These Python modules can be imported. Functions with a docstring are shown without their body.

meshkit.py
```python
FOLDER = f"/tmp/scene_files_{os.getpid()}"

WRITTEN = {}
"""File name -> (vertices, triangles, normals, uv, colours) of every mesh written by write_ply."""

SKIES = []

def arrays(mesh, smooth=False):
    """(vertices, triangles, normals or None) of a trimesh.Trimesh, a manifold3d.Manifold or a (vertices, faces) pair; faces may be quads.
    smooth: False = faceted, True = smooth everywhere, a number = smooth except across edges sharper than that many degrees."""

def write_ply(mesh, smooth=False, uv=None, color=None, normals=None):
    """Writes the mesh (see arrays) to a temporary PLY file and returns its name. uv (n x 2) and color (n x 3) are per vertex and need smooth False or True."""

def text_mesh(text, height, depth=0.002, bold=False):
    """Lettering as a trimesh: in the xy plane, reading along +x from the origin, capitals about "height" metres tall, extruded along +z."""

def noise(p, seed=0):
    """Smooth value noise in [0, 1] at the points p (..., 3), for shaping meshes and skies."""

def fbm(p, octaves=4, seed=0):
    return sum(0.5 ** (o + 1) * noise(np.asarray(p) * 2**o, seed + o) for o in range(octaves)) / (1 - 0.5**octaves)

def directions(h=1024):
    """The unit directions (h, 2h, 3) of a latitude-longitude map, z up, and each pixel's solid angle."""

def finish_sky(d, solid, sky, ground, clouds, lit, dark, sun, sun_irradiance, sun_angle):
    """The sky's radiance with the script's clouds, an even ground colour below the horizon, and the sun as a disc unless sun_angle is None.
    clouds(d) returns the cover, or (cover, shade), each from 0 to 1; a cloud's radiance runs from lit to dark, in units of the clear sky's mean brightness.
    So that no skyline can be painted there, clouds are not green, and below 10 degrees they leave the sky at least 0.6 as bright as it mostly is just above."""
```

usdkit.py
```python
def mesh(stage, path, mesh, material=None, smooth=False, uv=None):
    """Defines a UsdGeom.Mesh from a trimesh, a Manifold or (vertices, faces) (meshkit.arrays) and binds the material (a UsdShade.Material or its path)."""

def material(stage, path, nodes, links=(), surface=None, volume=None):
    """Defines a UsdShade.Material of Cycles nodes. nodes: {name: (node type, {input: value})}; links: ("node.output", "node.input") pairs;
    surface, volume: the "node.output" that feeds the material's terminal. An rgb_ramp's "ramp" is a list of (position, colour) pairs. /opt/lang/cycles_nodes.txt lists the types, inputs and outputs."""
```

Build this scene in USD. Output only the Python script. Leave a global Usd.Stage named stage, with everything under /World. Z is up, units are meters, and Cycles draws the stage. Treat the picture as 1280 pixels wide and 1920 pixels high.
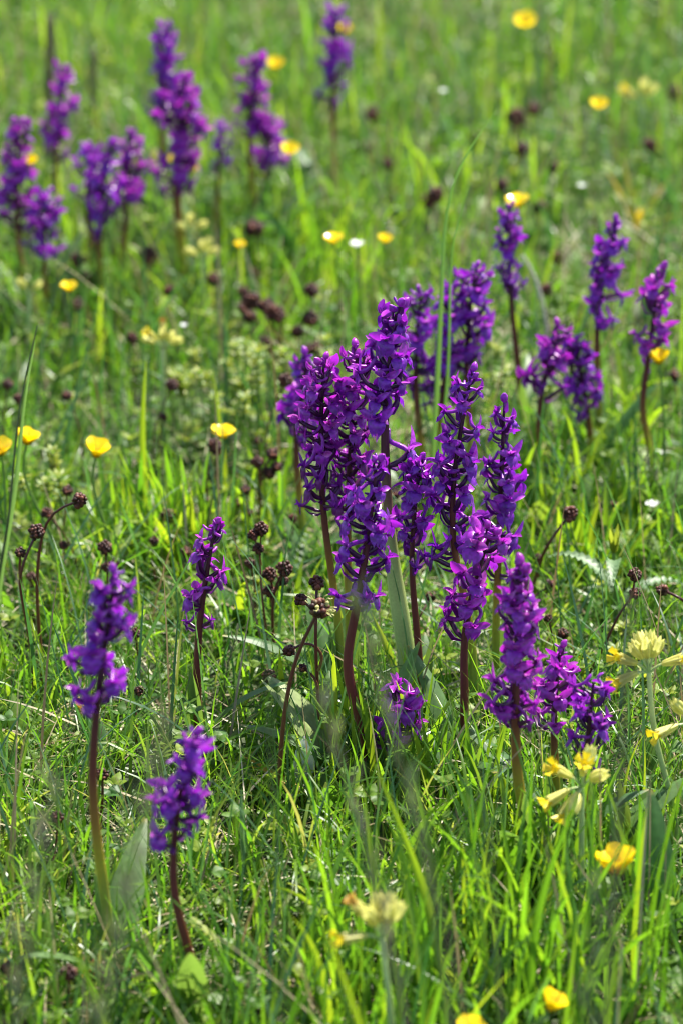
import math
import numpy as np
import trimesh
import usdkit
from scipy.interpolate import CubicSpline, PchipInterpolator
from pxr import Usd, UsdGeom, UsdLux, UsdShade, Gf, Sdf, Vt

# ------------------------------------------------------------------ camera, sky, sun
stage = Usd.Stage.CreateInMemory()
UsdGeom.SetStageUpAxis(stage, 'Z'); UsdGeom.SetStageMetersPerUnit(stage, 1.0)
world = UsdGeom.Xform.Define(stage, '/World')
CAM_H, PITCH, FPX = 0.89, math.radians(24.0), 7000.0        # height of the lens, downward tilt, focal length in photograph pixels
cam = UsdGeom.Camera.Define(stage, '/World/camera')
cam.CreateHorizontalApertureAttr(24.0); cam.CreateFocalLengthAttr(24.0 * FPX / 1280)
cam.AddTranslateOp().Set(Gf.Vec3d(0, 0, CAM_H)); cam.AddRotateXOp().Set(90 - math.degrees(PITCH))
cam.CreateFStopAttr(8.0); cam.CreateFocusDistanceAttr(1.86)
cam.CreateClippingRangeAttr(Gf.Vec2f(0.02, 2000))
cam.CreateExposureAttr(1.6)
SUN_EL, SUN_AZ = math.radians(58), math.radians(36)          # azimuth from +y (away from the camera) towards +x
sd = np.array([math.sin(SUN_AZ) * math.cos(SUN_EL), math.cos(SUN_AZ) * math.cos(SUN_EL), math.sin(SUN_EL)])
sky = UsdLux.DomeLight.Define(stage, '/World/sky')
skym = usdkit.material(stage, '/World/Looks/sky', {
    't': ('sky_texture', {'sky_type': 'single_scattering', 'sun_disc': False, 'sun_elevation': SUN_EL, 'sun_rotation': SUN_AZ}),
    'b': ('background_shader', {'strength': 0.09})}, [('t.color', 'b.color')], surface='b.background')
UsdShade.MaterialBindingAPI.Apply(sky.GetPrim()).Bind(skym)
sun = UsdLux.DistantLight.Define(stage, '/World/sun')
sun.CreateIntensityAttr(1.25); sun.CreateAngleAttr(0.5); sun.CreateColorAttr(Gf.Vec3f(1, .955, .87)); sun.CreateNormalizeAttr(True)
sun.AddTransformOp().Set(Gf.Matrix4d().SetRotate(Gf.Rotation(Gf.Vec3d(0, 0, -1), Gf.Vec3d(*(-sd)))))

rng = np.random.default_rng(7)
PI = math.pi

# ------------------------------------------------------------------ places: pixel of the photograph -> point of the meadow
CP, SP = math.cos(PITCH), math.sin(PITCH)
def ray(px, py):
    a, b = (px - 640) / FPX, (py - 960) / FPX
    return np.array([a, CP - b * SP, -SP - b * CP])
def G(px, py, h=0.0):                                        # where the sight line comes down to the height h
    d = ray(px, py); t = (h - CAM_H) / d[2]
    return np.array([0, 0, CAM_H]) + d * t
def P(px, py, Y):                                            # where the sight line reaches the distance Y
    d = ray(px, py); return np.array([0, 0, CAM_H]) + d * (Y / d[1])
def vnoise(x, y, s, seed=0):
    import meshkit
    return meshkit.noise(np.stack([np.asarray(x) * s, np.asarray(y) * s, np.zeros_like(np.asarray(x, float))], -1), seed)
def gz(x, y):
    return (vnoise(x, y, 9, 1) - .5) * .012 + (vnoise(x, y, 3, 2) - .5) * .012

# ------------------------------------------------------------------ materials
L = '/World/Looks/'
def leafmat(name, cols, tcols, trans=.42, rough=.38, spec=.5, ns=260.0, nr=(.7, 1.25), tip=None, base=None, tipat=.85, rib=None, bump=False):
    """Leaf and blade: st = (along the blade, tone of this blade). cols / tcols: ramps over the tone for reflected and transmitted colour."""
    n = {'uv': ('attribute', {'attribute': 'st'}), 's': ('separate_xyz', {}),
         'r': ('rgb_ramp', {'ramp': cols}), 't': ('rgb_ramp', {'ramp': tcols}),
         'nz': ('noise_texture', {'scale': ns, 'detail': 3.0}), 'tc': ('geometry', {}),
         'mr': ('map_range', {'from_min': .3, 'from_max': .7, 'to_min': nr[0], 'to_max': nr[1]}),
         'm1': ('mix', {'mix_type': 'multiply', 'fac': 1.0}), 'cc': ('combine_xyz', {}),
         'p': ('principled_bsdf', {'roughness': rough, 'specular_ior_level': spec}), 'd': ('translucent_bsdf', {}),
         'x': ('mix_closure', {'fac': trans})}
    k = [('uv.vector', 's.vector'), ('s.y', 'r.fac'), ('s.y', 't.fac'), ('tc.position', 'nz.vector'), ('nz.fac', 'mr.value'),
         ('mr.result', 'cc.x'), ('mr.result', 'cc.y'), ('mr.result', 'cc.z')]
    col, tcol = 'r.color', 't.color'
    if base is not None:
        n['br'] = ('map_range', {'from_min': 0.0, 'from_max': .3, 'to_min': 1.0, 'to_max': 0.0, 'clamp': True}); n['bm'] = ('mix', {'color2': base})
        k += [('s.x', 'br.value'), ('br.result', 'bm.fac'), (col, 'bm.color1')]; col = 'bm.color'
    if tip is not None:
        n['tr'] = ('map_range', {'from_min': tipat, 'from_max': 1.0, 'to_min': 0.0, 'to_max': 1.0, 'clamp': True}); n['tm'] = ('mix', {'color2': tip})
        k += [('s.x', 'tr.value'), ('tr.result', 'tm.fac'), (col, 'tm.color1')]; col = 'tm.color'
    k += [(col, 'm1.color1'), ('cc.vector', 'm1.color2'), ('m1.color', 'p.base_color'), (tcol, 'd.color'), ('p.BSDF', 'x.closure1'), ('d.BSDF', 'x.closure2')]
    return usdkit.material(stage, L + name, n, k, surface='x.closure')

M = {}
M['turf'] = leafmat('turf', [(0, (.030, .085, .010)), (.35, (.058, .145, .012)), (.7, (.10, .19, .013)), (.93, (.14, .19, .02)), (1, (.24, .23, .09))],
                    [(0, (.07, .18, .01)), (.4, (.13, .33, .012)), (.8, (.27, .48, .016)), (1, (.45, .44, .08))], trans=.47, base=(.11, .15, .03))
M['broad'] = leafmat('broad', [(0, (.03, .085, .012)), (.5, (.06, .145, .014)), (1, (.13, .2, .018))],
                     [(0, (.11, .3, .012)), (.5, (.22, .45, .014)), (1, (.42, .56, .018))], trans=.48, rough=.33)
M['blue_green'] = leafmat('blue_green', [(0, (.03, .085, .03)), (1, (.07, .14, .06))], [(0, (.06, .2, .03)), (1, (.16, .34, .06))], trans=.35, rough=.35)
M['tall_blade'] = leafmat('tall_blade', [(0, (.05, .13, .03)), (1, (.12, .22, .08))], [(0, (.12, .3, .03)), (1, (.25, .42, .08))], trans=.4, rough=.35)
M['dry'] = leafmat('dry', [(0, (.16, .11, .06)), (.5, (.36, .30, .18)), (1, (.55, .5, .36))], [(0, (.2, .13, .05)), (1, (.4, .33, .18))], trans=.25, rough=.6, spec=.3)
M['herb'] = leafmat('herb', [(0, (.028, .085, .010)), (.5, (.08, .15, .011)), (1, (.2, .24, .016))],
                    [(0, (.08, .24, .015)), (.5, (.18, .38, .02)), (1, (.42, .5, .04))], trans=.4, rough=.5, spec=.35)
M['yellow_herb'] = leafmat('yellow_herb', [(0, (.07, .14, .008)), (.5, (.14, .20, .008)), (1, (.24, .26, .008))],
                           [(0, (.3, .5, .02)), (1, (.6, .6, .05))], trans=.4, rough=.5)
M['orchid_leaf'] = leafmat('orchid_leaf', [(0, (.03, .09, .02)), (1, (.12, .19, .06))], [(0, (.1, .28, .02)), (1, (.25, .4, .05))], trans=.35, rough=.45, spec=.35, tip=(.25, .2, .04), tipat=.95)
M['ribbed_leaf'] = leafmat('ribbed_leaf', [(0, (.10, .18, .04)), (1, (.24, .30, .11))], [(0, (.2, .36, .04)), (1, (.35, .45, .08))], trans=.35, rough=.35)
M['silver_leaf'] = leafmat('silver_leaf', [(0, (.06, .13, .04)), (1, (.13, .2, .09))], [(0, (.15, .32, .08)), (1, (.25, .4, .15))], trans=.25, rough=.5)
M['autumn_leaf'] = leafmat('autumn_leaf', [(0, (.2, .2, .02)), (.5, (.5, .32, .02)), (1, (.45, .13, .02))], [(0, (.5, .5, .02)), (1, (.6, .25, .02))], trans=.4, rough=.45)
M['grey_stalk'] = leafmat('grey_stalk', [(0, (.10, .16, .04)), (.5, (.15, .17, .08)), (1, (.17, .14, .10))], [(0, (.1, .2, .04)), (1, (.18, .2, .09))], trans=.3, rough=.5)
M['petal'] = leafmat('petal', [(0, (.03, .004, .035)), (.25, (.09, .008, .11)), (.5, (.17, .011, .36)), (.62, (.24, .02, .40)), (.75, (.34, .026, .40)), (.9, (.45, .09, .48)), (1, (.55, .25, .62))],
                     [(0, (.1, .005, .06)), (.5, (.26, .015, .6)), (.75, (.45, .02, .6)), (1, (.7, .25, .75))], trans=.34, rough=.34, spec=.6, ns=520.0, nr=(.5, 1.5))
M['petal_pink'] = leafmat('petal_pink', [(0, (.035, .004, .03)), (.25, (.11, .008, .10)), (.5, (.22, .013, .35)), (.62, (.29, .022, .38)), (.75, (.38, .03, .39)), (.9, (.48, .1, .45)), (1, (.62, .33, .64))],
                          [(0, (.12, .005, .06)), (.5, (.36, .02, .6)), (.75, (.55, .03, .56)), (1, (.75, .3, .75))], trans=.34, rough=.34, spec=.6, ns=520.0, nr=(.5, 1.5))
M['buttercup'] = leafmat('buttercup', [(0, (.8, .58, .004)), (1, (.88, .68, .006))], [(0, (.85, .66, .004)), (1, (.92, .75, .006))], trans=.3, rough=.2, spec=.6)
M['stamen'] = leafmat('stamen', [(0, (.6, .36, .01)), (1, (.75, .55, .03))], [(0, (.6, .4, .01)), (1, (.7, .5, .02))], trans=.1, rough=.6)
M['calyx'] = leafmat('calyx', [(0, (.5, .5, .11)), (1, (.8, .74, .22))], [(0, (.6, .62, .15)), (1, (.8, .76, .28))], trans=.35, rough=.5)
M['corolla'] = leafmat('corolla', [(0, (.85, .66, .012)), (.7, (.8, .58, .02)), (1, (.5, .3, .06))], [(0, (.85, .68, .01)), (1, (.5, .25, .03))], trans=.3, rough=.45)
M['white_petal'] = leafmat('white_petal', [(0, (.75, .75, .72)), (1, (.85, .85, .82))], [(0, (.6, .6, .55)), (1, (.7, .7, .65))], trans=.3, rough=.5)
M['bud'] = leafmat('bud', [(0, (.014, .005, .003)), (.5, (.065, .016, .010)), (.8, (.15, .045, .022)), (.93, (.11, .08, .03)), (1, (.45, .42, .15))], [(0, (.1, .03, .03)), (1, (.3, .2, .1))], trans=.05, rough=.5, spec=.3)

def stemmat(name, ramp, rough=.35, speck=True):
    n = {'uv': ('attribute', {'attribute': 'st'}), 's': ('separate_xyz', {}), 'r': ('rgb_ramp', {'ramp': ramp}), 'g': ('geometry', {}),
         'nz': ('noise_texture', {'scale': 900.0, 'detail': 2.0}), 'k': ('rgb_ramp', {'ramp': [(0, (.72, .72, .72)), (.6, (1, 1, 1)), (.72, (1.15, 1.1, 1.1))]}),
         'm': ('mix', {'mix_type': 'multiply', 'fac': .8}), 'p': ('principled_bsdf', {'roughness': rough, 'specular_ior_level': .3})}
    return usdkit.material(stage, L + name, n, [('uv.vector', 's.vector'), ('s.x', 'r.fac'), ('g.position', 'nz.vector'), ('nz.fac', 'k.fac'),
                           ('r.color', 'm.color1'), ('k.color', 'm.color2'), ('m.color', 'p.base_color')], surface='p.BSDF')
M['stem_purple'] = stemmat('stem_purple', [(0, (.13, .2, .035)), (.18, (.2, .26, .03)), (.32, (.26, .22, .02)), (.42, (.17, .085, .018)), (.54, (.085, .022, .016)), (.66, (.05, .010, .013)), (.75, (.028, .005, .014)), (1, (.022, .003, .018))])
M['stem_green'] = stemmat('stem_green', [(0, (.2, .28, .08)), (.3, (.3, .36, .12)), (.45, (.24, .27, .1)), (.56, (.12, .07, .04)), (.68, (.045, .012, .02)), (1, (.03, .005, .024))])
M['stem_red'] = stemmat('stem_red', [(0, (.17, .12, .03)), (.12, (.15, .055, .02)), (.3, (.10, .022, .016)), (.6, (.06, .011, .014)), (1, (.025, .004, .018))])
M['stem_brown'] = stemmat('stem_brown', [(0, (.13, .10, .02)), (.3, (.11, .04, .015)), (.7, (.07, .018, .012)), (1, (.045, .014, .012))])
M['stem_leaf'] = stemmat('stem_leaf', [(0, (.07, .14, .025)), (1, (.1, .17, .03))])
M['stem_pale'] = stemmat('stem_pale', [(0, (.2, .3, .08)), (1, (.4, .46, .18))])
M['stem_straw'] = stemmat('stem_straw', [(0, (.25, .2, .13)), (1, (.5, .45, .36))], rough=.6)

gm = usdkit.material(stage, L + 'soil_and_moss', {
    'g': ('geometry', {}), 'n1': ('noise_texture', {'scale': 14.0, 'detail': 6.0}), 'n2': ('noise_texture', {'scale': 160.0, 'detail': 5.0}),
    'r1': ('rgb_ramp', {'ramp': [(.3, (.022, .035, .010)), (.5, (.035, .06, .012)), (.7, (.05, .08, .016))]}),
    'r2': ('rgb_ramp', {'ramp': [(.35, (.35, .3, .22)), (.5, (.8, .8, .7)), (.68, (1.5, 1.3, .9))]}),
    'm': ('mix', {'mix_type': 'multiply', 'fac': 1.0}), 'b': ('bump', {'strength': .8, 'distance': .004}), 'p': ('principled_bsdf', {'roughness': .85})},
    [('g.position', 'n1.vector'), ('g.position', 'n2.vector'), ('n1.fac', 'r1.fac'), ('n2.fac', 'r2.fac'), ('r1.color', 'm.color1'), ('r2.color', 'm.color2'),
     ('n2.fac', 'b.height'), ('b.normal', 'p.normal'), ('m.color', 'p.base_color')], surface='p.BSDF')

# ------------------------------------------------------------------ prims
used = {}
def numbered(path):
    n = used.get(path, 0); used[path] = n + 1
    return path if n == 0 else f'{path}_{n:03d}'
def tag(prim, label=None, cat=None, group=None, kind=None):
    for k, v in (('label', label), ('category', cat), ('group', group), ('kind', kind)):
        if v: prim.SetCustomDataByKey(k, v)
    return prim
def put(parent, name, V, F, mat, uv=None, normals=True):
    """One Mesh prim under parent."""
    path = numbered(f'{parent}/{name}')
    V = np.asarray(V, float); F = np.asarray(F, np.int32)
    m = UsdGeom.Mesh.Define(stage, path)
    m.CreatePointsAttr(Vt.Vec3fArray.FromNumpy(V.astype(np.float32)))
    m.CreateFaceVertexCountsAttr(Vt.IntArray.FromNumpy(np.full(len(F), F.shape[1], np.int32)))
    m.CreateFaceVertexIndicesAttr(Vt.IntArray.FromNumpy(F.ravel()))
    m.CreateSubdivisionSchemeAttr('none')
    if normals:
        fn = np.cross(V[F[:, 1]] - V[F[:, 0]], V[F[:, 2]] - V[F[:, 0]])
        N = np.stack([sum(np.bincount(F[:, c], fn[:, k], len(V)) for c in range(F.shape[1])) for k in range(3)], 1)
        N /= np.maximum(np.linalg.norm(N, axis=1, keepdims=True), 1e-12)
        m.CreateNormalsAttr(Vt.Vec3fArray.FromNumpy(N.astype(np.float32))); m.SetNormalsInterpolation('vertex')
    if uv is not None:
        UsdGeom.PrimvarsAPI(m).CreatePrimvar('st', Sdf.ValueTypeNames.TexCoord2fArray, 'vertex').Set(Vt.Vec2fArray.FromNumpy(np.asarray(uv, np.float32)))
    UsdShade.MaterialBindingAPI.Apply(m.GetPrim()).Bind(mat)
    return m.GetPrim()
def thing(name, label, cat, loc, group=None):
    x = UsdGeom.Xform.Define(stage, numbered('/World/' + name)); x.AddTranslateOp().Set(Gf.Vec3d(*map(float, loc)))
    tag(x.GetPrim(), label, cat, group)
    return str(x.GetPath())
def place(parent, name, proto, mat4):
    """A part that is a copy of a prototype, under a 4x4 matrix (columns = axes)."""
    x = UsdGeom.Xform.Define(stage, numbered(f'{parent}/{name}'))
    x.AddTransformOp().Set(Gf.Matrix4d(*np.asarray(mat4).T.ravel().tolist()))
    x.GetPrim().GetReferences().AddInternalReference(proto); x.GetPrim().SetInstanceable(True)
    return x
def frame(origin, zdir, xhint, scale=1.0):
    z = np.asarray(zdir, float); z = z / np.linalg.norm(z)
    x = np.asarray(xhint, float); x = x - z * (x @ z); x /= np.linalg.norm(x)
    m = np.eye(4); m[:3, 0], m[:3, 1], m[:3, 2], m[:3, 3] = x * scale, np.cross(z, x) * scale, z * scale, origin
    return m

# ------------------------------------------------------------------ shapes
def grid_faces(n, m, wrap=False):
    i, j = np.meshgrid(np.arange(n - 1), np.arange(m if wrap else m - 1), indexing='ij')
    a, b = (i * m + j).ravel(), (i * m + (j + 1) % m).ravel()
    return np.concatenate([np.stack([a, b, b + m], 1), np.stack([a, b + m, a + m], 1)])
def tube(path, radius, k=7, tone=.5, cap=True):
    """A tapered tube along path; st = (along, tone)."""
    path = np.asarray(path, float); n = len(path); r = np.broadcast_to(radius, n)
    t = np.gradient(path, axis=0); t /= np.linalg.norm(t, axis=1, keepdims=True)
    ref = np.array([.3, -1, .2]) if abs(t[0] @ np.array([.27, -.94, .19])) < .9 else np.array([1., 0, 0])
    e1 = np.cross(t, ref); e1 /= np.linalg.norm(e1, axis=1, keepdims=True); e2 = np.cross(t, e1)
    a = np.linspace(0, 2 * PI, k, endpoint=False)
    V = (path[:, None] + r[:, None, None] * (np.cos(a)[None, :, None] * e1[:, None] + np.sin(a)[None, :, None] * e2[:, None])).reshape(-1, 3)
    d = np.r_[0, np.cumsum(np.linalg.norm(np.diff(path, axis=0), axis=1))]; d /= d[-1]
    uv = np.stack([np.repeat(d, k), np.full(n * k, tone)], 1)
    F = grid_faces(n, k, True)
    if cap:
        V = np.vstack([V, path[-1] + t[-1] * r[-1] * .5]); uv = np.vstack([uv, [1, tone]])
        j = np.arange(k); o = (n - 1) * k
        F = np.vstack([F, np.stack([o + j, o + (j + 1) % k, np.full(k, n * k)], 1)])
    return V, F, uv
def petal(path, side, width, cup=0.0, across=5, tone=.75, edge=None, tonespread=0.0):
    """A thin leaf: path n x 3, side = its breadth direction, width(s) half breadth, cup > 0 bends the edges to its upper side."""
    path = np.asarray(path, float); n = len(path); s = np.linspace(0, 1, n)
    side = np.broadcast_to(np.asarray(side, float), (n, 3)); t = np.gradient(path, axis=0); t /= np.maximum(np.linalg.norm(t, axis=1, keepdims=True), 1e-9)
    side = side - t * (side * t).sum(1, keepdims=True); side = side / np.linalg.norm(side, axis=1, keepdims=True)
    nm = np.cross(side, t)
    w = np.array([width(x) for x in s]); q = np.linspace(-1, 1, across)
    c = np.broadcast_to(cup, n)
    V = path[:, None] + side[:, None] * (w[:, None] * q)[..., None] + nm[:, None] * ((c * w)[:, None] * q ** 2)[..., None]
    if edge is not None: V = V + edge(s[:, None], q[None, :])
    uv = np.stack([np.repeat(s, across), np.clip(np.tile(tone + tonespread * (1 - np.abs(q)), n), 0, 1)], 1)
    return V.reshape(-1, 3), grid_faces(n, across), uv
def join(parts):
    V, F, U, o = [], [], [], 0
    for v, f, u in parts:
        V.append(v); F.append(f + o); U.append(u); o += len(v)
    return np.vstack(V), np.vstack(F), np.vstack(U)
def curve(pts, n):
    pts = np.asarray(pts, float)
    d = np.r_[0, np.cumsum(np.linalg.norm(np.diff(pts, axis=0), axis=1))]
    x = np.linspace(0, d[-1], n)
    return (CubicSpline(d, pts, bc_type='natural') if len(pts) > 2 else PchipInterpolator(d, pts))(x)
PROF = {'grass': lambda s: np.minimum(1, .55 + 1.6 * s) * (1 - s ** 2.6) ** .8 + .02,
        'oval': lambda s: .06 + np.sin(PI * np.clip(s, 0, 1) ** .8) ** .75 * .94 * (s < 1),
        'lance': lambda s: .1 + .9 * np.sin(PI * s ** .75) ** .9,
        'spoon': lambda s: .14 + .86 * np.sin(PI * np.clip((s - .25) / .75, 0, 1) ** .85) ** .7}
def blades(base, h, w, az, th0, bend, twist, prof='grass', nseg=5, tone=None, fold=.35, across=2, power=1.3):
    """Many blades at once, one row of the arrays each: a bent, tapering, twisting strip."""
    N = len(base); s = np.linspace(0, 1, nseg + 1)
    th = np.clip(th0[:, None] + bend[:, None] * s[None] ** power, -2.4, 2.4)
    tm = (th[:, 1:] + th[:, :-1]) / 2; ds = (h / nseg)[:, None]
    ca, sa = np.cos(az)[:, None], np.sin(az)[:, None]
    step = np.stack([np.sin(tm) * ca * ds, np.sin(tm) * sa * ds, np.cos(tm) * ds], -1)
    p = np.concatenate([np.zeros((N, 1, 3)), np.cumsum(step, 1)], 1) + base[:, None]
    p[..., 2] = np.maximum(p[..., 2], base[:, None, 2] + np.minimum(.002 + .001 * s, .003)[None] * (s > 0))
    nrm = np.stack([np.cos(th) * ca, np.cos(th) * sa, -np.sin(th)], -1); side = np.stack([-sa + 0 * th, ca + 0 * th, 0 * th], -1)
    tw = (twist[:, None] * s[None])[..., None]
    sd2 = side * np.cos(tw) + nrm * np.sin(tw); nm2 = nrm * np.cos(tw) - side * np.sin(tw)
    half = (w[:, None] * PROF[prof](s)[None] / 2)[..., None]
    q = np.linspace(-1, 1, across)
    V = np.stack([p + sd2 * half * x + nm2 * half * fold * (abs(x) if across > 2 else 0) for x in q], 2)
    m = (nseg + 1) * across
    F = (grid_faces(nseg + 1, across)[None] + (np.arange(N) * m)[:, None, None]).reshape(-1, 3)
    tone = rng.random(N) if tone is None else tone
    uv = np.stack([np.broadcast_to(s[None, :, None], (N, nseg + 1, across)), np.broadcast_to(tone[:, None, None], (N, nseg + 1, across))], -1)
    return V.reshape(-1, 3), F, uv.reshape(-1, 2)

# ------------------------------------------------------------------ the ground
xs = np.unique(np.r_[np.linspace(-60, 60, 25), np.linspace(-3, 3, 121), np.linspace(-.6, .6, 81)])
ys = np.unique(np.r_[np.linspace(-60, 120, 37), np.linspace(-1, 6, 141), np.linspace(1.2, 4.2, 141)])
gx, gy = np.meshgrid(xs, ys, indexing='ij')
gV = np.stack([gx, gy, gz(gx, gy)], -1).reshape(-1, 3)
gF = grid_faces(len(xs), len(ys))[:, ::-1]
tag(put('/World', 'ground', gV, gF, gm), 'dark mossy soil under the meadow grass', kind='structure')
tag(sky.GetPrim(), 'clear daylight sky above the meadow', kind='structure')

# ------------------------------------------------------------------ turf: uncountable grass and herbs
SLOPE = 640 / FPX * 1.06
def in_view(n, margin=.13, y0=1.22, y1=4.1):
    """n random ground points over the part of the meadow in sight, even per square metre."""
    out = np.zeros((0, 2))
    while len(out) < n:
        y = rng.uniform(y0, y1, n * 2); x = rng.uniform(-1, 1, n * 2) * (SLOPE * y1 + .03 + margin)
        ok = np.abs(x) < SLOPE * y + .03 + margin
        out = np.vstack([out, np.stack([x, y], 1)[ok]])
    return out[:n]
def on_ground(xy, dz=-.003): return np.column_stack([xy, gz(xy[:, 0], xy[:, 1]) + dz])
def U(a, b, n): return rng.uniform(a, b, n)

def fine_turf(xy, lush=None):
    n = len(xy)
    lush = vnoise(xy[:, 0], xy[:, 1], 7, 5) if lush is None else lush
    h = (.018 + .056 * rng.beta(1.6, 2.6, n)) * (.65 + .8 * lush)
    return blades(on_ground(xy), h, U(.0007, .0018, n) * (.8 + .4 * lush), U(0, 2 * PI, n), np.abs(rng.normal(0, .42, n)), rng.gamma(2, .45, n), rng.normal(0, .7, n),
                  nseg=5, tone=np.clip(rng.beta(1.5, 1.7, n) * .85 + .35 * (lush - .5) + .1, 0, 1))
def herbs(xy, kind):
    n = len(xy)
    if kind == 'leaflet':                                     # small clover and medick leaflets, three from one point
        k = np.repeat(np.arange(n), 3); az0 = U(0, 2 * PI, n)[k] + np.tile([0, 2.1, 4.2], n)
        b = on_ground(xy)[k]; hh = U(.008, .04, n)[k]; b[:, 2] += hh
        return blades(b, U(.004, .0085, n)[k], U(.0035, .0065, n)[k], az0 + rng.normal(0, .2, 3 * n), U(.7, 1.6, 3 * n), U(-.2, .7, 3 * n), rng.normal(0, .25, 3 * n),
                      prof='oval', nseg=4, across=3, fold=.25, tone=np.clip(rng.normal(.5, .25, n)[k], 0, 1))
    return blades(on_ground(xy), U(.018, .05, n), U(.005, .011, n), U(0, 2 * PI, n), U(.3, 1.1, n), U(.2, .9, n), rng.normal(0, .35, n), prof='spoon', nseg=6, across=3,
                  fold=.22, tone=np.clip(rng.normal(.45, .25, n), 0, 1))

tag(put('/World', 'turf_grass', *[(a) for a in (lambda t: (t[0], t[1], M['turf'], t[2]))(fine_turf(in_view(72000)))]), 'short fine green grass of the meadow floor', 'grass', kind='stuff')
def fern_sprigs(n):                                           # tiny feathery yarrow-like and burnet leaves: a rib with pairs of leaflets
    xy = in_view(n); az = U(0, 2 * PI, n); ln = U(.02, .05, n); K = 7
    i = np.repeat(np.arange(n), 2 * K); j = np.tile(np.repeat(np.arange(K), 2), n); sgn = np.tile([1, -1], n * K)
    f = .25 + .75 * j / K; b = on_ground(xy)[i]
    rise = U(.25, 1.1, n)[i]
    b[:, 0] += np.cos(az)[i] * ln[i] * f * np.cos(rise); b[:, 1] += np.sin(az)[i] * ln[i] * f * np.cos(rise); b[:, 2] += .004 + ln[i] * np.sin(rise) * f * (1.25 - .45 * f)
    return blades(b, ln[i] * .19 * (1.15 - f * .6), ln[i] * .085, az[i] + sgn * 1.15, U(.9, 1.5, len(i)), U(0, .3, len(i)), rng.normal(0, .2, len(i)), prof='oval', nseg=2, across=2,
                  tone=np.clip(rng.normal(.55, .22, n)[i], 0, 1))
hb = join([herbs(in_view(4600), 'leaflet'), herbs(in_view(2800), 'spoon'), fern_sprigs(950)])
tag(put('/World', 'small_herbs', hb[0], hb[1], M['herb'], hb[2]), 'small clover, medick and feathery leaves scattered through the turf', 'ground cover', kind='stuff')
xy = in_view(13000); n = len(xy)
xy = xy[vnoise(xy[:, 0], xy[:, 1], 6, 9) > rng.uniform(.1, .9, n) * .8]; n = len(xy)
dr = blades(on_ground(xy, .002), U(.025, .08, n), U(.0006, .0016, n), U(0, 2 * PI, n), U(.8, 1.55, n), U(-.1, .6, n), rng.normal(0, 1, n), nseg=5, tone=rng.beta(2, 2, n))
xy = np.vstack([in_view(900, y0=2.2), in_view(1100)]); n = len(xy)
d2 = blades(on_ground(xy), U(.05, .14, n), U(.0008, .0016, n), U(0, 2 * PI, n), np.abs(rng.normal(0, .3, n)), U(0, .5, n), rng.normal(0, 1, n), nseg=5, tone=rng.random(n) * .5)
dr = join([dr, d2])
tag(put('/World', 'dry_grass', dr[0], dr[1], M['dry'], dr[2]), 'thin dead straw lying in the turf', 'dry grass', kind='stuff')

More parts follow.
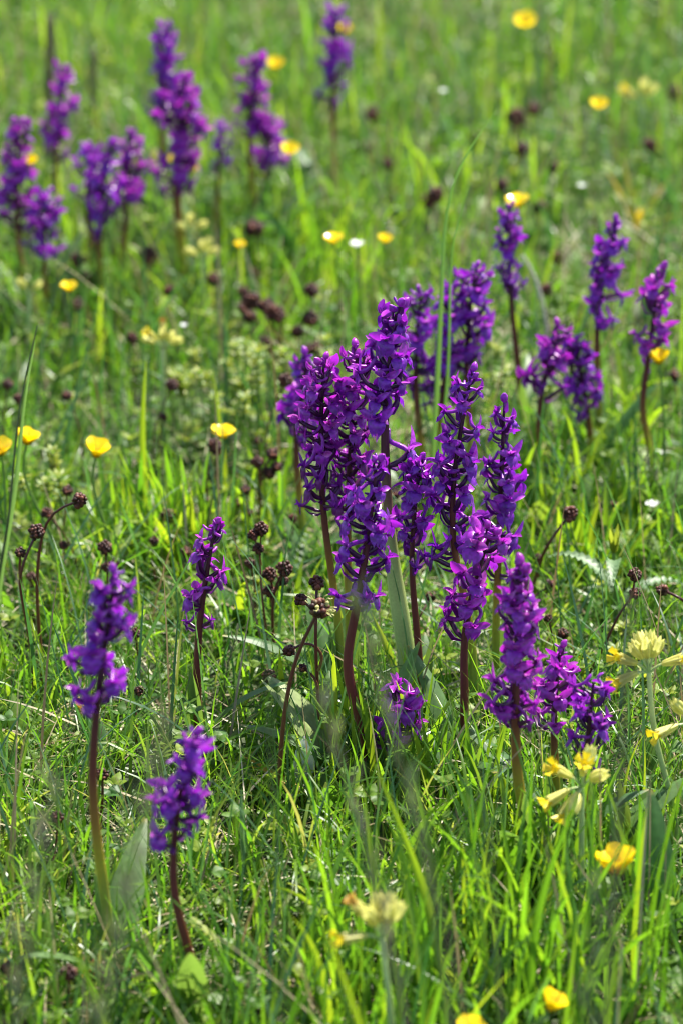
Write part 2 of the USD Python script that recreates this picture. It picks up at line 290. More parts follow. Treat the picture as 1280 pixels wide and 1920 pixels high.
def clump(px, py, r, n, h, w, lean=.16, tone=.6):
    c = G(px, py, .03)[:2]; a = U(0, 2 * PI, n); d = r * np.sqrt(rng.random(n))
    xy = np.column_stack([c[0] + d * np.cos(a), c[1] + d * np.sin(a)])
    hh = h * U(.45, 1.0, n)
    return blades(on_ground(xy), hh, w * U(.6, 1.15, n), U(0, 2 * PI, n), np.abs(rng.normal(0, lean, n)), rng.gamma(1.6, .3, n), rng.normal(0, .9, n), nseg=7, across=3, fold=.3,
                  tone=np.clip(rng.normal(tone, .22, n), 0, 1), power=1.8)
CL = [(760, 1760, .05, 70, .11, .0042), (900, 1830, .06, 90, .13, .0042), (1050, 1750, .045, 60, .12, .004), (640, 1880, .05, 60, .10, .004), (820, 1640, .03, 34, .10, .004),
      (1000, 1660, .03, 34, .11, .004), (1180, 1880, .05, 50, .09, .004), (400, 1900, .06, 60, .07, .004), (180, 1900, .06, 50, .07, .004), (560, 1760, .03, 26, .08, .0035),
      (275, 950, .035, 44, .085, .0042), (330, 985, .03, 30, .07, .0038), (400, 960, .04, 44, .075, .004), (460, 930, .03, 22, .08, .0035), (220, 980, .03, 20, .06, .0035),
      (560, 470, .07, 70, .1, .0055), (640, 480, .05, 44, .1, .006), (700, 420, .06, 50, .11, .005), (480, 420, .07, 50, .09, .005), (860, 500, .06, 36, .1, .0045),
      (930, 320, .08, 50, .11, .005), (1100, 560, .05, 36, .09, .0045), (1150, 760, .04, 34, .08, .0045), (1010, 880, .03, 30, .08, .0045), (1180, 960, .05, 40, .07, .0045),
      (1050, 1000, .03, 24, .07, .005), (90, 430, .09, 60, .1, .005), (250, 520, .08, 50, .09, .0045), (160, 300, .09, 50, .12, .005), (400, 200, .12, 60, .13, .005),
      (700, 200, .12, 70, .13, .005), (1000, 130, .12, 60, .13, .005), (1200, 250, .1, 40, .1, .005), (200, 100, .14, 60, .13, .005), (550, 90, .12, 60, .14, .005),
      (850, 60, .12, 60, .14, .005), (1150, 60, .12, 60, .13, .005), (30, 900, .03, 24, .08, .004), (690, 1420, .02, 20, .07, .0045), (800, 1400, .02, 20, .08, .004),
      (860, 1440, .02, 22, .09, .0042), (950, 1500, .02, 18, .08, .004), (620, 1330, .012, 10, .08, .005), (720, 1330, .015, 12, .08, .005), (530, 1070, .03, 16, .06, .005),
      (50, 1240, .03, 16, .06, .0035), (480, 1560, .03, 18, .06, .0035), (1100, 1560, .03, 20, .08, .0035), (1230, 1500, .03, 20, .08, .0035)]
CL = [c if c[1] > 620 else (*c[:3], int(c[3] * (.65 if c[1] > 300 else .45)), c[4] * (.85 if c[1] > 300 else .7), c[5] * .8) for c in CL]
CL = [c if c[1] < 1500 else (*c[:2], c[2] * 1.15, int(c[3] * 1.15), c[4] * .95, c[5] * .74) for c in CL]
bg = join([clump(*c, tone=.45 if c[1] > 1500 else .64, lean=.3 if c[1] > 1500 else .17) for c in CL])
tag(put('/World', 'broad_grass', bg[0], bg[1], M['broad'], bg[2]), 'taller bright yellow green grass growing in loose clumps', 'grass', kind='stuff')
xy = in_view(3600); n = len(xy)
tl = blades(on_ground(xy), U(.05, .12, n), U(.001, .0022, n), U(0, 2 * PI, n), np.abs(rng.normal(.1, .3, n)), rng.gamma(1.5, .3, n), rng.normal(0, .6, n), nseg=7, tone=rng.random(n))
tag(put('/World', 'thin_grass', tl[0], tl[1], M['blue_green'], tl[2]), 'thin blue green grass standing above the turf', 'grass', kind='stuff')

# the same meadow going on outside the picture: copies of a few patches
far = UsdGeom.PointInstancer.Define(stage, '/World/meadow_beyond')
tag(far.GetPrim(), 'grass of the meadow going on all around', 'grass', kind='stuff')
pp = []
for k in range(5):
    n = 850; xy = np.column_stack([U(-.17, .17, n), U(-.17, .17, n)]); lush = rng.random(n) * .6 + .4
    a = fine_turf(xy, lush); m = 60; x2 = np.column_stack([U(-.17, .17, m), U(-.17, .17, m)])
    b = blades(on_ground(x2), U(.05, .11, m), U(.002, .004, m), U(0, 2 * PI, m), np.abs(rng.normal(0, .2, m)), rng.gamma(1.6, .3, m), rng.normal(0, .9, m), nseg=6)
    t = join([a, b]); pr = put('/World/meadow_beyond', 'patch', t[0], t[1], M['turf'], t[2]); pp.append(pr.GetPath())
gxs, gys = np.meshgrid(np.arange(-2.6, 2.61, .2), np.arange(.3, 7.2, .2), indexing='ij')
px_, py_ = (gxs + rng.uniform(-.06, .06, gxs.shape)).ravel(), (gys + rng.uniform(-.06, .06, gys.shape)).ravel()
keep = (np.abs(px_) > SLOPE * py_ + .17) | (py_ > 4.05) | (py_ < 1.15)
px_, py_ = px_[keep], py_[keep]
far.CreatePrototypesRel().SetTargets(pp)
far.CreateProtoIndicesAttr(Vt.IntArray.FromNumpy(rng.integers(0, 5, len(px_)).astype(np.int32)))
far.CreatePositionsAttr(Vt.Vec3fArray.FromNumpy(np.column_stack([px_, py_, gz(px_, py_)]).astype(np.float32)))
far.CreateOrientationsAttr(Vt.QuathArray([Gf.Quath(math.cos(a), 0, 0, math.sin(a)) for a in rng.uniform(0, PI, len(px_))]))

# ------------------------------------------------------------------ orchid florets (prototypes)
def proto(name):
    p = f'/World/{name}'; stage.CreateClassPrim(p); return p
def floret_pieces(r, opened=1.0, wilt=0.0):
    """Local frame: origin on the stem, +x away from it, +z along it. Metres."""
    j = lambda s: r.normal(0, s)
    c = np.array([.0100 + j(.0012), j(.0012), .0062 + j(.0014)])
    out = {}
    out['ovary'] = tube(curve([[0, 0, 0], [.004, 0, .0015], [.0075, 0, .0045], c], 7), np.array([.0007, .001, .0012, .0012, .0011, .001, .0009]), 6, tone=.12)
    lp = 'spread'
    a0 = 1.05 + j(.12) - .3 * (1 - opened)                                        # the lip hangs out and down
    pts = [c]; ang = .15
    for k in range(8):
        ang = .1 + (a0 + .35) * min(1, (k + 1) / 5)
        pts.append(pts[-1] + .0016 * (.6 + .4 * opened) * np.array([math.cos(ang), 0, -math.sin(ang)]))
    def lw(s): return .0012 + .0056 * opened * (math.sin(PI * min(1, s * 1.02) ** .75) ** .8) if s < .97 else .0026 * opened
    def le(s, q):
        ruff = .0007 * np.sin(q * 9 + s * 5) * np.abs(q) * s
        lobe = .0026 * s ** 2 * (np.cos(q * 2 * PI) - .3 - .9 * (np.abs(q) < .12)) * (s > .6)
        z = np.zeros(np.broadcast(s, q).shape)
        return np.stack([z - .0022 * np.abs(q) ** 1.7 * np.sin(PI * s ** .8) + ruff, z, z - lobe * 1.0 + ruff * .6], -1)
    out['lip'] = petal(pts, [0, 1, 0], lw, cup=0, across=9, tone=.5 + j(.06), edge=le, tonespread=.06)
    for sg in (1, -1):
        up, back = .75 + j(.25), .1 + j(.3)
        d = np.array([.25 - back, sg * 1.0, up]); d /= np.linalg.norm(d); ln = (.0105 + j(.0008)) * (.65 + .35 * opened)
        if opened < .6: d = np.array([.7, sg * .25, .6]); d /= np.linalg.norm(d)
        tipbend = np.array([-.25 + j(.35), sg * (.1 + j(.25)), .15 + j(.45)]) * ln
        out[f'sepal{sg}'] = petal([c + d * ln * s + tipbend * s ** 2 * .6 for s in np.linspace(0, 1, 6)], np.cross(d, [1, 0, .3]) * 1.0, lambda s: .0004 + .0021 * math.sin(PI * s ** .8) ** .8,
                                  cup=.35 * sg, across=5, tone=.72 + j(.05), tonespread=-.06)
    hd = np.array([.75, j(.1), .75]); hd /= np.linalg.norm(hd)
    out['hood'] = join([petal([c + hd * .0085 * s + np.array([.55, 0, -.2]) * .005 * s ** 2 for s in np.linspace(0, 1, 6)], [0, 1, 0], lambda s: .0006 + .0029 * math.sin(PI * s ** .8) ** .8, cup=-.75, across=5, tone=.78 + j(.05)),
                        petal([c + np.array([.55, .3, .6]) * .0075 * s for s in np.linspace(0, 1, 5)], [0, .6, -.5], lambda s: .0004 + .0019 * math.sin(PI * s ** .8), cup=-.4, across=3, tone=.68),
                        petal([c + np.array([.55, -.3, .6]) * .0075 * s for s in np.linspace(0, 1, 5)], [0, .6, .5], lambda s: .0004 + .0019 * math.sin(PI * s ** .8), cup=-.4, across=3, tone=.68)])
    out['spur'] = tube(curve([c, c + [-.0045, j(.001), .0015], c + [-.0085, j(.002), .0045], c + [-.0105, j(.002), .0075]], 7), np.array([.0011, .0012, .0012, .0011, .0011, .0012, .0008]), 6, tone=.66)
    out['bract'] = petal([[0, .0004, -.0005], [.004, .001, -.0005], [.008, .0014, .002], [.0105, .0014, .0055]], [0, 1, 0], lambda s: .0004 + .0017 * math.sin(PI * s ** .7), cup=.4, across=3, tone=.3)
    for k, (v, f, u) in out.items():
        if k not in ('ovary', 'bract'): out[k] = (c + (v - c) * {'lip': .60, 'hood': .58, 'spur': .85}.get(k, .82), f, u)
    if wilt:
        for k, (v, f, u) in out.items():
            if k in ('lip', 'hood') or k.startswith('sepal'):
                v = c + (v - c) * [.75, .45, .9]; v[:, 2] -= .25 * (v[:, 0] - c[0]).clip(0); out[k] = (v, f, np.column_stack([u[:, 0], u[:, 1] * .6]))
    return out
def bud_pieces(r):
    c = np.array([.0045, 0, .0055]); o = {}
    o['ovary'] = tube(curve([[0, 0, 0], [.0022, 0, .0012], c], 5), .0008, 5, tone=.15)
    o['bud'] = tube(curve([c, c + [.0014, 0, .002], c + [.0028, 0, .0034], c + [.0046, 0, .0042]], 7), np.array([.0008, .0019, .0024, .0024, .0021, .0015, .0006]), 7, tone=.7 + r.normal(0, .05))
    o['spur'] = tube(curve([c, c + [-.003, 0, .002], c + [-.0045, 0, .004]], 5), .0008, 5, tone=.6)
    o['bract'] = petal([[0, .0004, 0], [.003, .001, .001], [.005, .0012, .005], [.005, .001, .008]], [0, 1, 0], lambda s: .0003 + .0012 * math.sin(PI * s ** .7), cup=.4, across=3, tone=.3)
    return o
FL = {}
for pm in ('petal', 'petal_pink'):
    for kind, count in (('open', 9), ('half', 2), ('wilted', 2), ('bud', 2)):
        for k in range(count):
            r = np.random.default_rng(100 + k + 10 * len(kind))
            o = bud_pieces(r) if kind == 'bud' else floret_pieces(r, .55 if kind == 'half' else 1.0, wilt=float(kind == 'wilted'))
            pth = proto(f'{kind}_floret_class_{pm}_{k}')
            for nm, (v, f, u) in o.items(): put(pth, 'sepal' if nm.startswith('sepal') else nm, v, f, M[pm], u)
            one = proto(f'{kind}_small_floret_class_{pm}_{k}')
            t = join(list(o.values())); put(one, 'bloom', t[0], t[1], M[pm], t[2])
            FL.setdefault((pm, kind), []).append((pth, one))

def leaf_part(parent, name, base, az, ln, wd, th0, bend, mat, tone, prof='lance', twist=0.0, across=7, nseg=10, wave=.0, ribs=.0):
    if ribs: across, nseg = 17, 14
    v, f, u = blades(np.array([base], float), np.array([ln]), np.array([wd]), np.array([az]), np.array([th0]), np.array([bend]), np.array([twist]), prof=prof, nseg=nseg, across=across, fold=.28, tone=np.array([tone]))
    if ribs:
        q = np.arange(len(v)) % across; v[:, 2] += ribs * np.cos(q * PI) * (1 - u[:, 0] ** 2); v[:, 1] -= ribs * np.cos(q * PI) * .8 * (1 - u[:, 0] ** 2)
    if wave: v[:, 2] += wave * np.sin(v[:, 0] * 330) * .5 + wave * np.sin(v[:, 1] * 410 + 1) * .5
    return put(parent, name, v, f, mat, u)

GRP_O = 'purple orchids in the meadow'
def orchid(label, tip, sb, base, n, tone='petal', stem='stem_purple', r0=.0024, sc=1.0, mids=(), gap=0.0, dark=0.0, leaves=2, wilt=.12, buds=.11, dy=0.0, lone=None):
    B = G(*base, .022); Y = B[1]
    gr = np.array([B[0], Y, gz(B[0], Y) - .004])
    S = P(*sb, Y + dy * .6); T = P(*tip, Y + dy)
    pts = [gr, B] + [P(*m, Y) for m in mids] + [S, T]
    pts = np.array(pts) - gr
    path = curve(pts, 26); sc *= .97
    o = thing('orchid', label, 'orchid', gr, GRP_O)
    rad = np.interp(np.linspace(0, 1, 26), [0, .35, .6, .8, 1], np.array([1, .86, .7, .55, .3]) * r0)
    if r0 > .004: rad = np.interp(np.linspace(0, 1, 26), [0, .3, .52, .7, 1], [r0, r0 * .9, r0 * .5, r0 * .42, .0008])
    t = tube(path, rad, 9); put(o, 'stem', *t[:2], M[stem], t[2])
    d = np.r_[0, np.cumsum(np.linalg.norm(np.diff(path, axis=0), axis=1))]
    s0 = d[np.argmin(np.linalg.norm(path - (S - gr), axis=1))]
    f = CubicSpline(d, path); far_off = Y > 2.3
    small = 1 if far_off else 0
    ph = rng.uniform(0, 2 * PI); n = round(n * .84)
    rr = np.interp
    for k in range(n):
        u = (k + rng.uniform(-.8, .8)) / max(1, n - 1); u = min(max(u, 0), 1)
        if gap and rng.random() < gap: continue
        s = s0 + (d[-1] - s0) * u ** .95
        ph += 2.4 + rng.normal(0, .35)
        tg = f(s, 1); tg /= np.linalg.norm(tg)
        out = np.array([math.cos(ph), math.sin(ph), 0])
        if u > 1 - buds * .55: kind = 'bud'
        elif u > 1 - buds * 1.5: kind = 'half'
        elif u < wilt: kind = 'wilted'
        else: kind = 'open'
        lst = FL[(tone, kind)]; pr = lst[rng.integers(len(lst))][small]
        z = tg + np.array([0, 0, .25]) * rng.random() + (u * .55 - .12 + rng.normal(0, .34)) * -out     # upper florets stand up along the stem
        z = z / np.linalg.norm(z)
        x = out + rng.normal(0, .28, 3)
        k_sc = sc * rr(u, [0, .3, .75, 1], [1.0, 1.06, .98, .78]) * rng.uniform(.76, 1.17)
        place(o, 'floret', pr, frame(f(s), z, x, k_sc))
    if lone is not None:
        p = P(*lone[0], Y) - gr; s = d[np.argmin(np.abs(path[:, 2] - p[2]))]
        place(o, 'floret', FL[(tone, 'open')][1][small], frame(f(s), f(s, 1), [lone[1], -.35, 0], sc * 1.25))
    for k in range(leaves):
        az = rng.uniform(0, 2 * PI)
        leaf_part(o, 'leaf', [0, 0, .004], az, rng.uniform(.05, .085), rng.uniform(.012, .018), rng.uniform(.25, .9), rng.uniform(.3, .9), M['orchid_leaf'], rng.random())
    if r0 < .004 and leaves:                                                             # a sheath leaf hugging the stem
        leaf_part(o, 'sheath_leaf', path[2] - [0, 0, .008], rng.uniform(0, 2 * PI), .05, .009, .06, .22, M['orchid_leaf'], .8)
    return o, gr, path

PK = 'petal_pink'
orchid('tallest orchid of the middle clump with a thick pale green speckled stem', (742, 590), (722, 775), (765, 1275), 27, r0=.0052, stem='stem_green', mids=[(742, 1100), (724, 900)], sc=1.12, lone=((728, 862), 1), wilt=.0, leaves=1, buds=.16)
orchid('dense purple orchid at the left of the middle clump, with a brown stem', (606, 692), (607, 965), (640, 1262), 34, tone=PK, mids=[(618, 1050)], wilt=.3, sc=1.05)
orchid('full headed orchid squeezed between the tallest orchid and its left neighbour', (668, 672), (652, 985), (655, 1245), 38, tone=PK, wilt=.3, sc=1.05, leaves=1)
orchid('orchid in front of the thick green stem, with a bent dark red stem', (704, 876), (664, 1160), (688, 1405), 31, mids=[(652, 1250)], wilt=.0, r0=.003, sc=1.0, stem='stem_red')
orchid('short headed dark orchid just right of the thick green stem', (786, 876), (772, 1062), (788, 1292), 21, mids=[(776, 1130)], wilt=.14, r0=.0022, dark=.2, stem='stem_red')
orchid('tall slender orchid left of the pair at the right of the clump', (880, 716), (856, 1060), (888, 1300), 36, mids=[(872, 1130)], wilt=.1, sc=1.05)
orchid('tall orchid with open spaced florets at the right edge of the clump', (944, 772), (932, 1090), (928, 1235), 33, wilt=.08, gap=.08)
orchid('loose paler orchid with long stalked florets before the pair of tall ones', (915, 1010), (870, 1205), (868, 1405), 17, tone=PK, mids=[(870, 1300)], wilt=.0, sc=1.22, buds=.08, r0=.0026, stem='stem_red')
orchid('soft focused thick orchid in front of the clump at the right', (976, 1078), (966, 1365), (990, 1580), 40, tone=PK, mids=[(972, 1470)], wilt=.06, r0=.003, sc=.98)
orchid('small orchid pressed against the right side of the soft thick orchid', (1048, 1232), (1038, 1368), (1042, 1480), 15, tone=PK, sc=.95, wilt=0, leaves=1)
orchid('small drooping orchid directly above the low yellow cowslip', (1112, 1280), (1098, 1445), (1094, 1560), 17, sc=.95, gap=.1, r0=.002)
orchid('tiny low orchid half sunk in grass between the stems', (748, 1298), (742, 1395), (742, 1420), 18, tone=PK, sc=1.0, wilt=0, leaves=1)
orchid('soft orchid at the left with a stem turning yellow green below', (214, 1094), (180, 1348), (203, 1740), 27, mids=[(188, 1620), (174, 1460)], wilt=0, sc=.98, gap=.05, r0=.0027)
orchid('lowest orchid at the front left on a bare dark red stem', (358, 1392), (326, 1592), (362, 1820), 20, mids=[(330, 1690)], wilt=0, sc=.95, gap=.05, stem='stem_red')
orchid('small dark stemmed orchid standing alone between turf and burnets', (402, 996), (374, 1180), (370, 1325), 16, tone=PK, wilt=.05, sc=1.0, gap=.06, r0=.0025, stem='stem_red')
orchid('blurred orchid behind the left side of the middle clump', (575, 682), (556, 830), (566, 985), 20, sc=.95)
orchid('leftmost orchid of the trio behind the tallest one', (788, 556), (780, 745), (795, 905), 23, sc=.95)
orchid('middle orchid of the trio behind the tallest one', (843, 545), (826, 765), (806, 895), 26, sc=.98)
orchid('rightmost and tallest orchid of the trio behind the tallest one', (888, 516), (874, 705), (884, 890), 24, sc=1.0)
orchid('narrow dark orchid under the yellow buttercup on the right', (954, 396), (958, 565), (977, 775), 24, wilt=.35, sc=.85, stem='stem_red')
orchid('tall orchid with knobbly head at the upper right', (1152, 428), (1120, 612), (1123, 810), 25, mids=[(1120, 700)], gap=.06, wilt=.1)
orchid('orchid on a pale lower stem by the right edge, a buttercup beside it', (1234, 520), (1212, 690), (1232, 905), 17, tone=PK, mids=[(1205, 770)], gap=.08, sc=1.0)
orchid('left of two low bushy orchids leaning apart at the right', (1046, 628), (1014, 745), (1010, 895), 18, sc=.98, tone=PK)
orchid('right of two low bushy orchids leaning apart at the right', (1078, 648), (1100, 768), (1108, 850), 20, sc=.98)
orchid('orchid cut off by the right edge of the view', (1320, 445), (1312, 510), (1312, 650), 12)
orchid('far orchid at the left edge with a long full head', (36, 238), (34, 430), (44, 545), 28, tone=PK, sc=1.05)
orchid('low far orchid close beside the full one at the left edge', (86, 375), (82, 468), (86, 560), 18, sc=1.0)
orchid('slim far orchid leaning left of the dark seed spike', (124, 134), (104, 300), (106, 390), 18, tone=PK, gap=.1)
orchid('far double headed looking orchid, left of a matching one', (206, 280), (186, 430), (190, 535), 22, sc=1.05)
orchid('thin far orchid crowding the left side of its neighbour', (170, 290), (164, 390), (180, 500), 13, sc=1.0)
orchid('far orchid with bent head, left of the great pink one', (246, 262), (236, 398), (232, 500), 18, tone=PK, gap=.08)
orchid('tall far orchid rising behind the great pink one', (316, 64), (304, 225), (310, 380), 27, sc=1.1)
orchid('largest brightest pink far orchid with a thick brown stem', (348, 158), (332, 362), (342, 500), 36, tone=PK, sc=1.15, r0=.0036)
orchid('faded narrow far orchid with a pale tip', (418, 236), (410, 325), (408, 430), 11, sc=.7, wilt=.4)
orchid('tall pale far orchid in the middle of the background', (480, 112), (468, 265), (476, 400), 24, tone=PK, sc=1.0)
orchid('low far orchid nodding beside a buttercup', (508, 232), (500, 320), (498, 410), 14, tone=PK, sc=1.0)
orchid('farthest dark orchid standing alone at the top', (634, 28), (624, 190), (628, 330), 24, sc=1.1, gap=.12, wilt=.3)

# ------------------------------------------------------------------ burnets: brown round heads on thin stems
HEADS = []
for k in range(4):
    r = np.random.default_rng(40 + k); ps = []
    nb = 34; i = np.arange(nb) + .5; th = np.arccos(1 - 2 * i / nb); fi = i * 2.39996
    for a, b in zip(th, fi):
        d = np.array([math.sin(a) * math.cos(b), math.sin(a) * math.sin(b), math.cos(a)])
        s = trimesh.creation.icosphere(1, r.uniform(.10, .175)); v = s.vertices * r.uniform(.75, 1.25, 3) + d * .36 * r.uniform(.85, 1.22) * np.array([1, 1, r.uniform(.85, 1.15)])
        ps.append((v, s.faces, np.column_stack([np.full(len(v), .5), np.full(len(v), np.clip(r.normal(.45, .24) + (.3 if k == 3 and d[2] > .3 else 0), 0, .94 if k < 3 else 1))])))
    s = trimesh.creation.icosphere(2, .34); ps.append((s.vertices, s.faces, np.column_stack([np.full(len(s.vertices), .5), np.full(len(s.vertices), .1)])))
    if k == 3:
        for q in range(26):                                                                # pale stamens
            d = r.normal(0, 1, 3); d[2] = abs(d[2]) * .7; d /= np.linalg.norm(d)
            t = tube(curve([d * .4, d * .6 + [0, 0, .02], d * .72 + r.normal(0, .06, 3)], 4), np.array([.018, .018, .02, .035]), 4, tone=1.0); ps.append(t)
    t = join(ps); pth = proto(f'burnet_head_class_{k}'); put(pth, 'bud_cluster', t[0], t[1], M['bud'], t[2]); HEADS.append(pth)
GRP_B = 'brown headed burnets among the grass'
def burnet(label, stems, size=.0085, kind=None, r=.0006, base_h=.012):
    """stems: lists of pixels from the ground (first list) or from a fork (the others) up to a head; a trailing number is that head's size in metres."""
    first = stems[0]; B = G(*first[0], base_h); Y = B[1]; gr = np.array([B[0], Y, gz(B[0], Y) - .004])
    o = thing('burnet', label, 'burnet', gr, GRP_B)
    for k, st in enumerate(stems):
        sz = size * rng.uniform(.85, 1.1)
        far_sz = 1.2 if first[0][1] < 800 else 1.0
        if not isinstance(st[-1], tuple): sz, st = st[-1], st[:-1]
        sz *= far_sz
        pts = [P(*q, Y + (0 if i == 0 or k else rng.normal(0, .004))) - gr for i, q in enumerate(st)]
        if k == 0: pts = [np.zeros(3)] + pts
        t = tube(curve(pts, 16 if k == 0 else 9), np.linspace(1.25, .8, 16 if k == 0 else 9) * (r if k == 0 else r * .8), 6)
        put(o, 'stem', t[0], t[1], M['stem_brown'], t[2])
        up = pts[-1] - pts[-2]
        hk = kind if kind is not None and k == 0 else int(rng.integers(0, 3))
        place(o, 'flower_head', HEADS[hk], frame(pts[-1] + up / np.linalg.norm(up) * sz * .35, up, [1, .2, 0], sz))
burnet('large burnet with pale yellow stamens on a long dark red stem', [[(524, 1500), (535, 1330), (556, 1235), (594, 1152), .0104]], kind=3, r=.0011)
burnet('orange stemmed burnet with several heads right behind the yellow stamened one', [[(600, 1400), (594, 1260), (592, 1180), (594, 1104), .0078], [(592, 1172), (582, 1140), (571, 1130), .0066], [(597, 1258), (600, 1222), (576, 1207), (550, 1217), .0063], [(596, 1300), (588, 1270), (572, 1256), .0045]], r=.0009)
burnet('burnet with four heads bunched on an orange brown stem', [[(516, 1235), (511, 1150), (518, 1100), (530, 1074), .0085], [(512, 1110), (508, 1086), .008], [(511, 1130), (507, 1116), .0065], [(515, 1110), (527, 1093), .006]], r=.0009)
burnet('burnet with a low hooked stem at the left of the great leaf', [[(540, 1345), (540, 1300), (530, 1280), (514, 1272), .0075]])
burnet('burnet with a trio of heads left of the bare clump stems', [[(505, 1240), (492, 1120), (488, 1050), (490, 1000), .0075], [(489, 1040), (478, 1010), .006], [(490, 1060), (486, 1036), .006]])
burnet('big burnet on a long curved wine red stem at the right of the clump', [[(985, 1150), (1000, 1095), (1022, 1030), (1062, 972), .0092]], kind=2, r=.001)
burnet('burnet behind the ribbed silvery plant', [[(1148, 1020), (1147, 985), (1147, 955), .0068]])
burnet('small burnet touching the wine red stem', [[(1010, 1110), (1009, 1085), (1008, 1052), .005]])
burnet('nodding burnet beside the soft thick orchid', [[(985, 1180), (1000, 1120), (1025, 1102), .0066]])
burnet('burnet with two stacked heads above the pale cowslip', [[(1095, 1290), (1135, 1205), (1165, 1145), (1186, 1118), .006], [(1178, 1130), (1186, 1108), (1189, 1086), .007]], r=.0008)
burnet('burnet leaning in from the right edge', [[(1330, 1260), (1300, 1160), (1275, 1122), (1249, 1110), .0068]], r=.0009)
burnet('small grey burnet on a crooked stem above the right cowslips', [[(1042, 1260), (1038, 1210), (1029, 1166), .005]])
burnet('dark little burnet before the pale round leaf', [[(1050, 1250), (1052, 1220), (1054, 1196), .0062]])
burnet('burnet in the gap right of the short headed dark orchid', [[(775, 1200), (785, 1160), (804, 1124), .006]])
burnet('burnet head hidden between the tallest orchid and its right neighbour', [[(745, 1050), (742, 990), (738, 934), .007]])
burnet('arching burnet with a tan stem over the left meadow', [[(78, 1245), (73, 1040), (96, 968), (142, 941), .0083]], r=.0009)
burnet('burnet with two heads on a dark red stem by the left edge', [[(62, 1260), (45, 1140), (40, 1070), (65, 1007), .0082], [(38, 1085), (37, 1062), (38, 1042), .0055]], r=.0009)
burnet('burnet pair leaning behind the arching one', [[(150, 1090), (125, 1010), (93, 968), .0065], [(120, 985), (124, 950), (126, 926), .006]])
burnet('dark upright burnet above the soft left orchid', [[(206, 1160), (202, 1090), (198, 1036), .0078], [(204, 1100), (200, 1070), .0055]])
burnet('blurry burnet low behind the dark upright one', [[(232, 1110), (222, 1080), (216, 1064), .007]])
burnet('reddish burnet left of the small lone orchid', [[(365, 1050), (345, 1010), (320, 975), .0085]])
burnet('burnet pair of touching heads on two thin parallel stems', [[(398, 1000), (388, 930), (392, 880), (401, 845), .0085], [(412, 990), (412, 910), (404, 868), (406, 852), .006]])
burnet('low burnet among grass left of the small lone orchid', [[(62, 1120), (61, 1100), (60, 1086), .006]])
burnet('tall burnet arching left behind the clump, head against purple', [[(492, 930), (497, 850), (510, 770), (532, 720), .0082]])
burnet('bunch headed burnet on a stout purple stem left of the clump', [[(486, 1000), (488, 930), (495, 880), (508, 858), .0075], [(490, 910), (484, 874), .007], [(491, 900), (500, 892), .007], [(494, 890), (514, 878), .006]], r=.001)
burnet('single burnet above the bunch headed one', [[(484, 930), (484, 870), (486, 832), .0055]])
burnet('burnet leaning right in the mid left meadow', [[(286, 850), (292, 800), (320, 730), .0078]])
burnet('faint burnet between two buttercups at the left', [[(155, 870), (148, 800), (128, 748), .0065]])
burnet('burnet cluster fork headed at the far centre', [[(540, 720), (522, 640), (500, 590), (480, 570), .0095], [(525, 650), (528, 620), (523, 600), .0095], [(512, 612), (500, 582), .007], [(530, 680), (505, 655), (500, 648), .007]], r=.001)
burnet('burnet with two heads one above the other at the far centre', [[(575, 710), (578, 650), (582, 604), .0085], [(584, 600), (586, 575), (585, 553), .0075]])
burnet('blurred burnet low between the fork headed one and the clump', [[(600, 720), (595, 690), (597, 662), .0085]])
burnet('far red tinted burnet standing tall in the centre background', [[(486, 560), (482, 490), (478, 440), .0105], [(484, 540), (479, 520), .007]])
burnet('far burnet left of the red tinted one', [[(404, 600), (402, 560), (402, 533), .008]])
burnet('far burnet halfway between buttercup and great pink orchid', [[(280, 560), (280, 520), (280, 488), .0105]])
burnet('far burnet above the left buttercup', [[(146, 560), (146, 520), (146, 492), .0085]])
burnet('far burnet just right of the left buttercup', [[(163, 570), (163, 545), (162, 525), .008]])
burnet('small far burnet over the cream cowslip', [[(318, 620), (319, 580), (318, 553), .007]])
burnet('far burnet small and dark left of the fork headed one', [[(452, 610), (454, 570), (456, 551), .007]])
burnet('furry topped burnet poking up behind the full headed orchid', [[(668, 800), (668, 720), (667, 672), .009]], kind=3)
burnet('far burnet with two dark heads left of the long bent grass', [[(796, 480), (800, 420), (814, 373), .0095], [(797, 440), (797, 400), (800, 385), .0085]])
burnet('large pale brown burnet in the upper right background', [[(966, 310), (967, 260), (967, 230), .0125]])
burnet('far burnet between the narrow dark orchid and its right neighbour', [[(1050, 560), (1047, 520), (1045, 490), .0085]])
burnet('far brown burnet above the two low bushy orchids', [[(1032, 640), (1027, 580), (1025, 548), .0075]])
burnet('burnet at the upper edge of the meadow near the centre', [[(700, 300), (700, 250), (700, 222), .010]])
burnet('burnet far off near the right edge', [[(1262, 250), (1263, 210), (1264, 182), .010]])
burnet('burnet on a dark stem in the front left turf', [[(188, 1560), (192, 1500), (192, 1458), .0064]], r=.0008)
burnet('slim burnet front left with a grey head', [[(95, 1650), (104, 1590), (108, 1538), .006]])
burnet('dark blurred burnet at the bottom left corner', [[(16, 1900), (16, 1860), (15, 1826), .0068]])
burnet('tan bud like burnet in the bottom left turf', [[(128, 1920), (129, 1870), (129, 1832), .0075]])

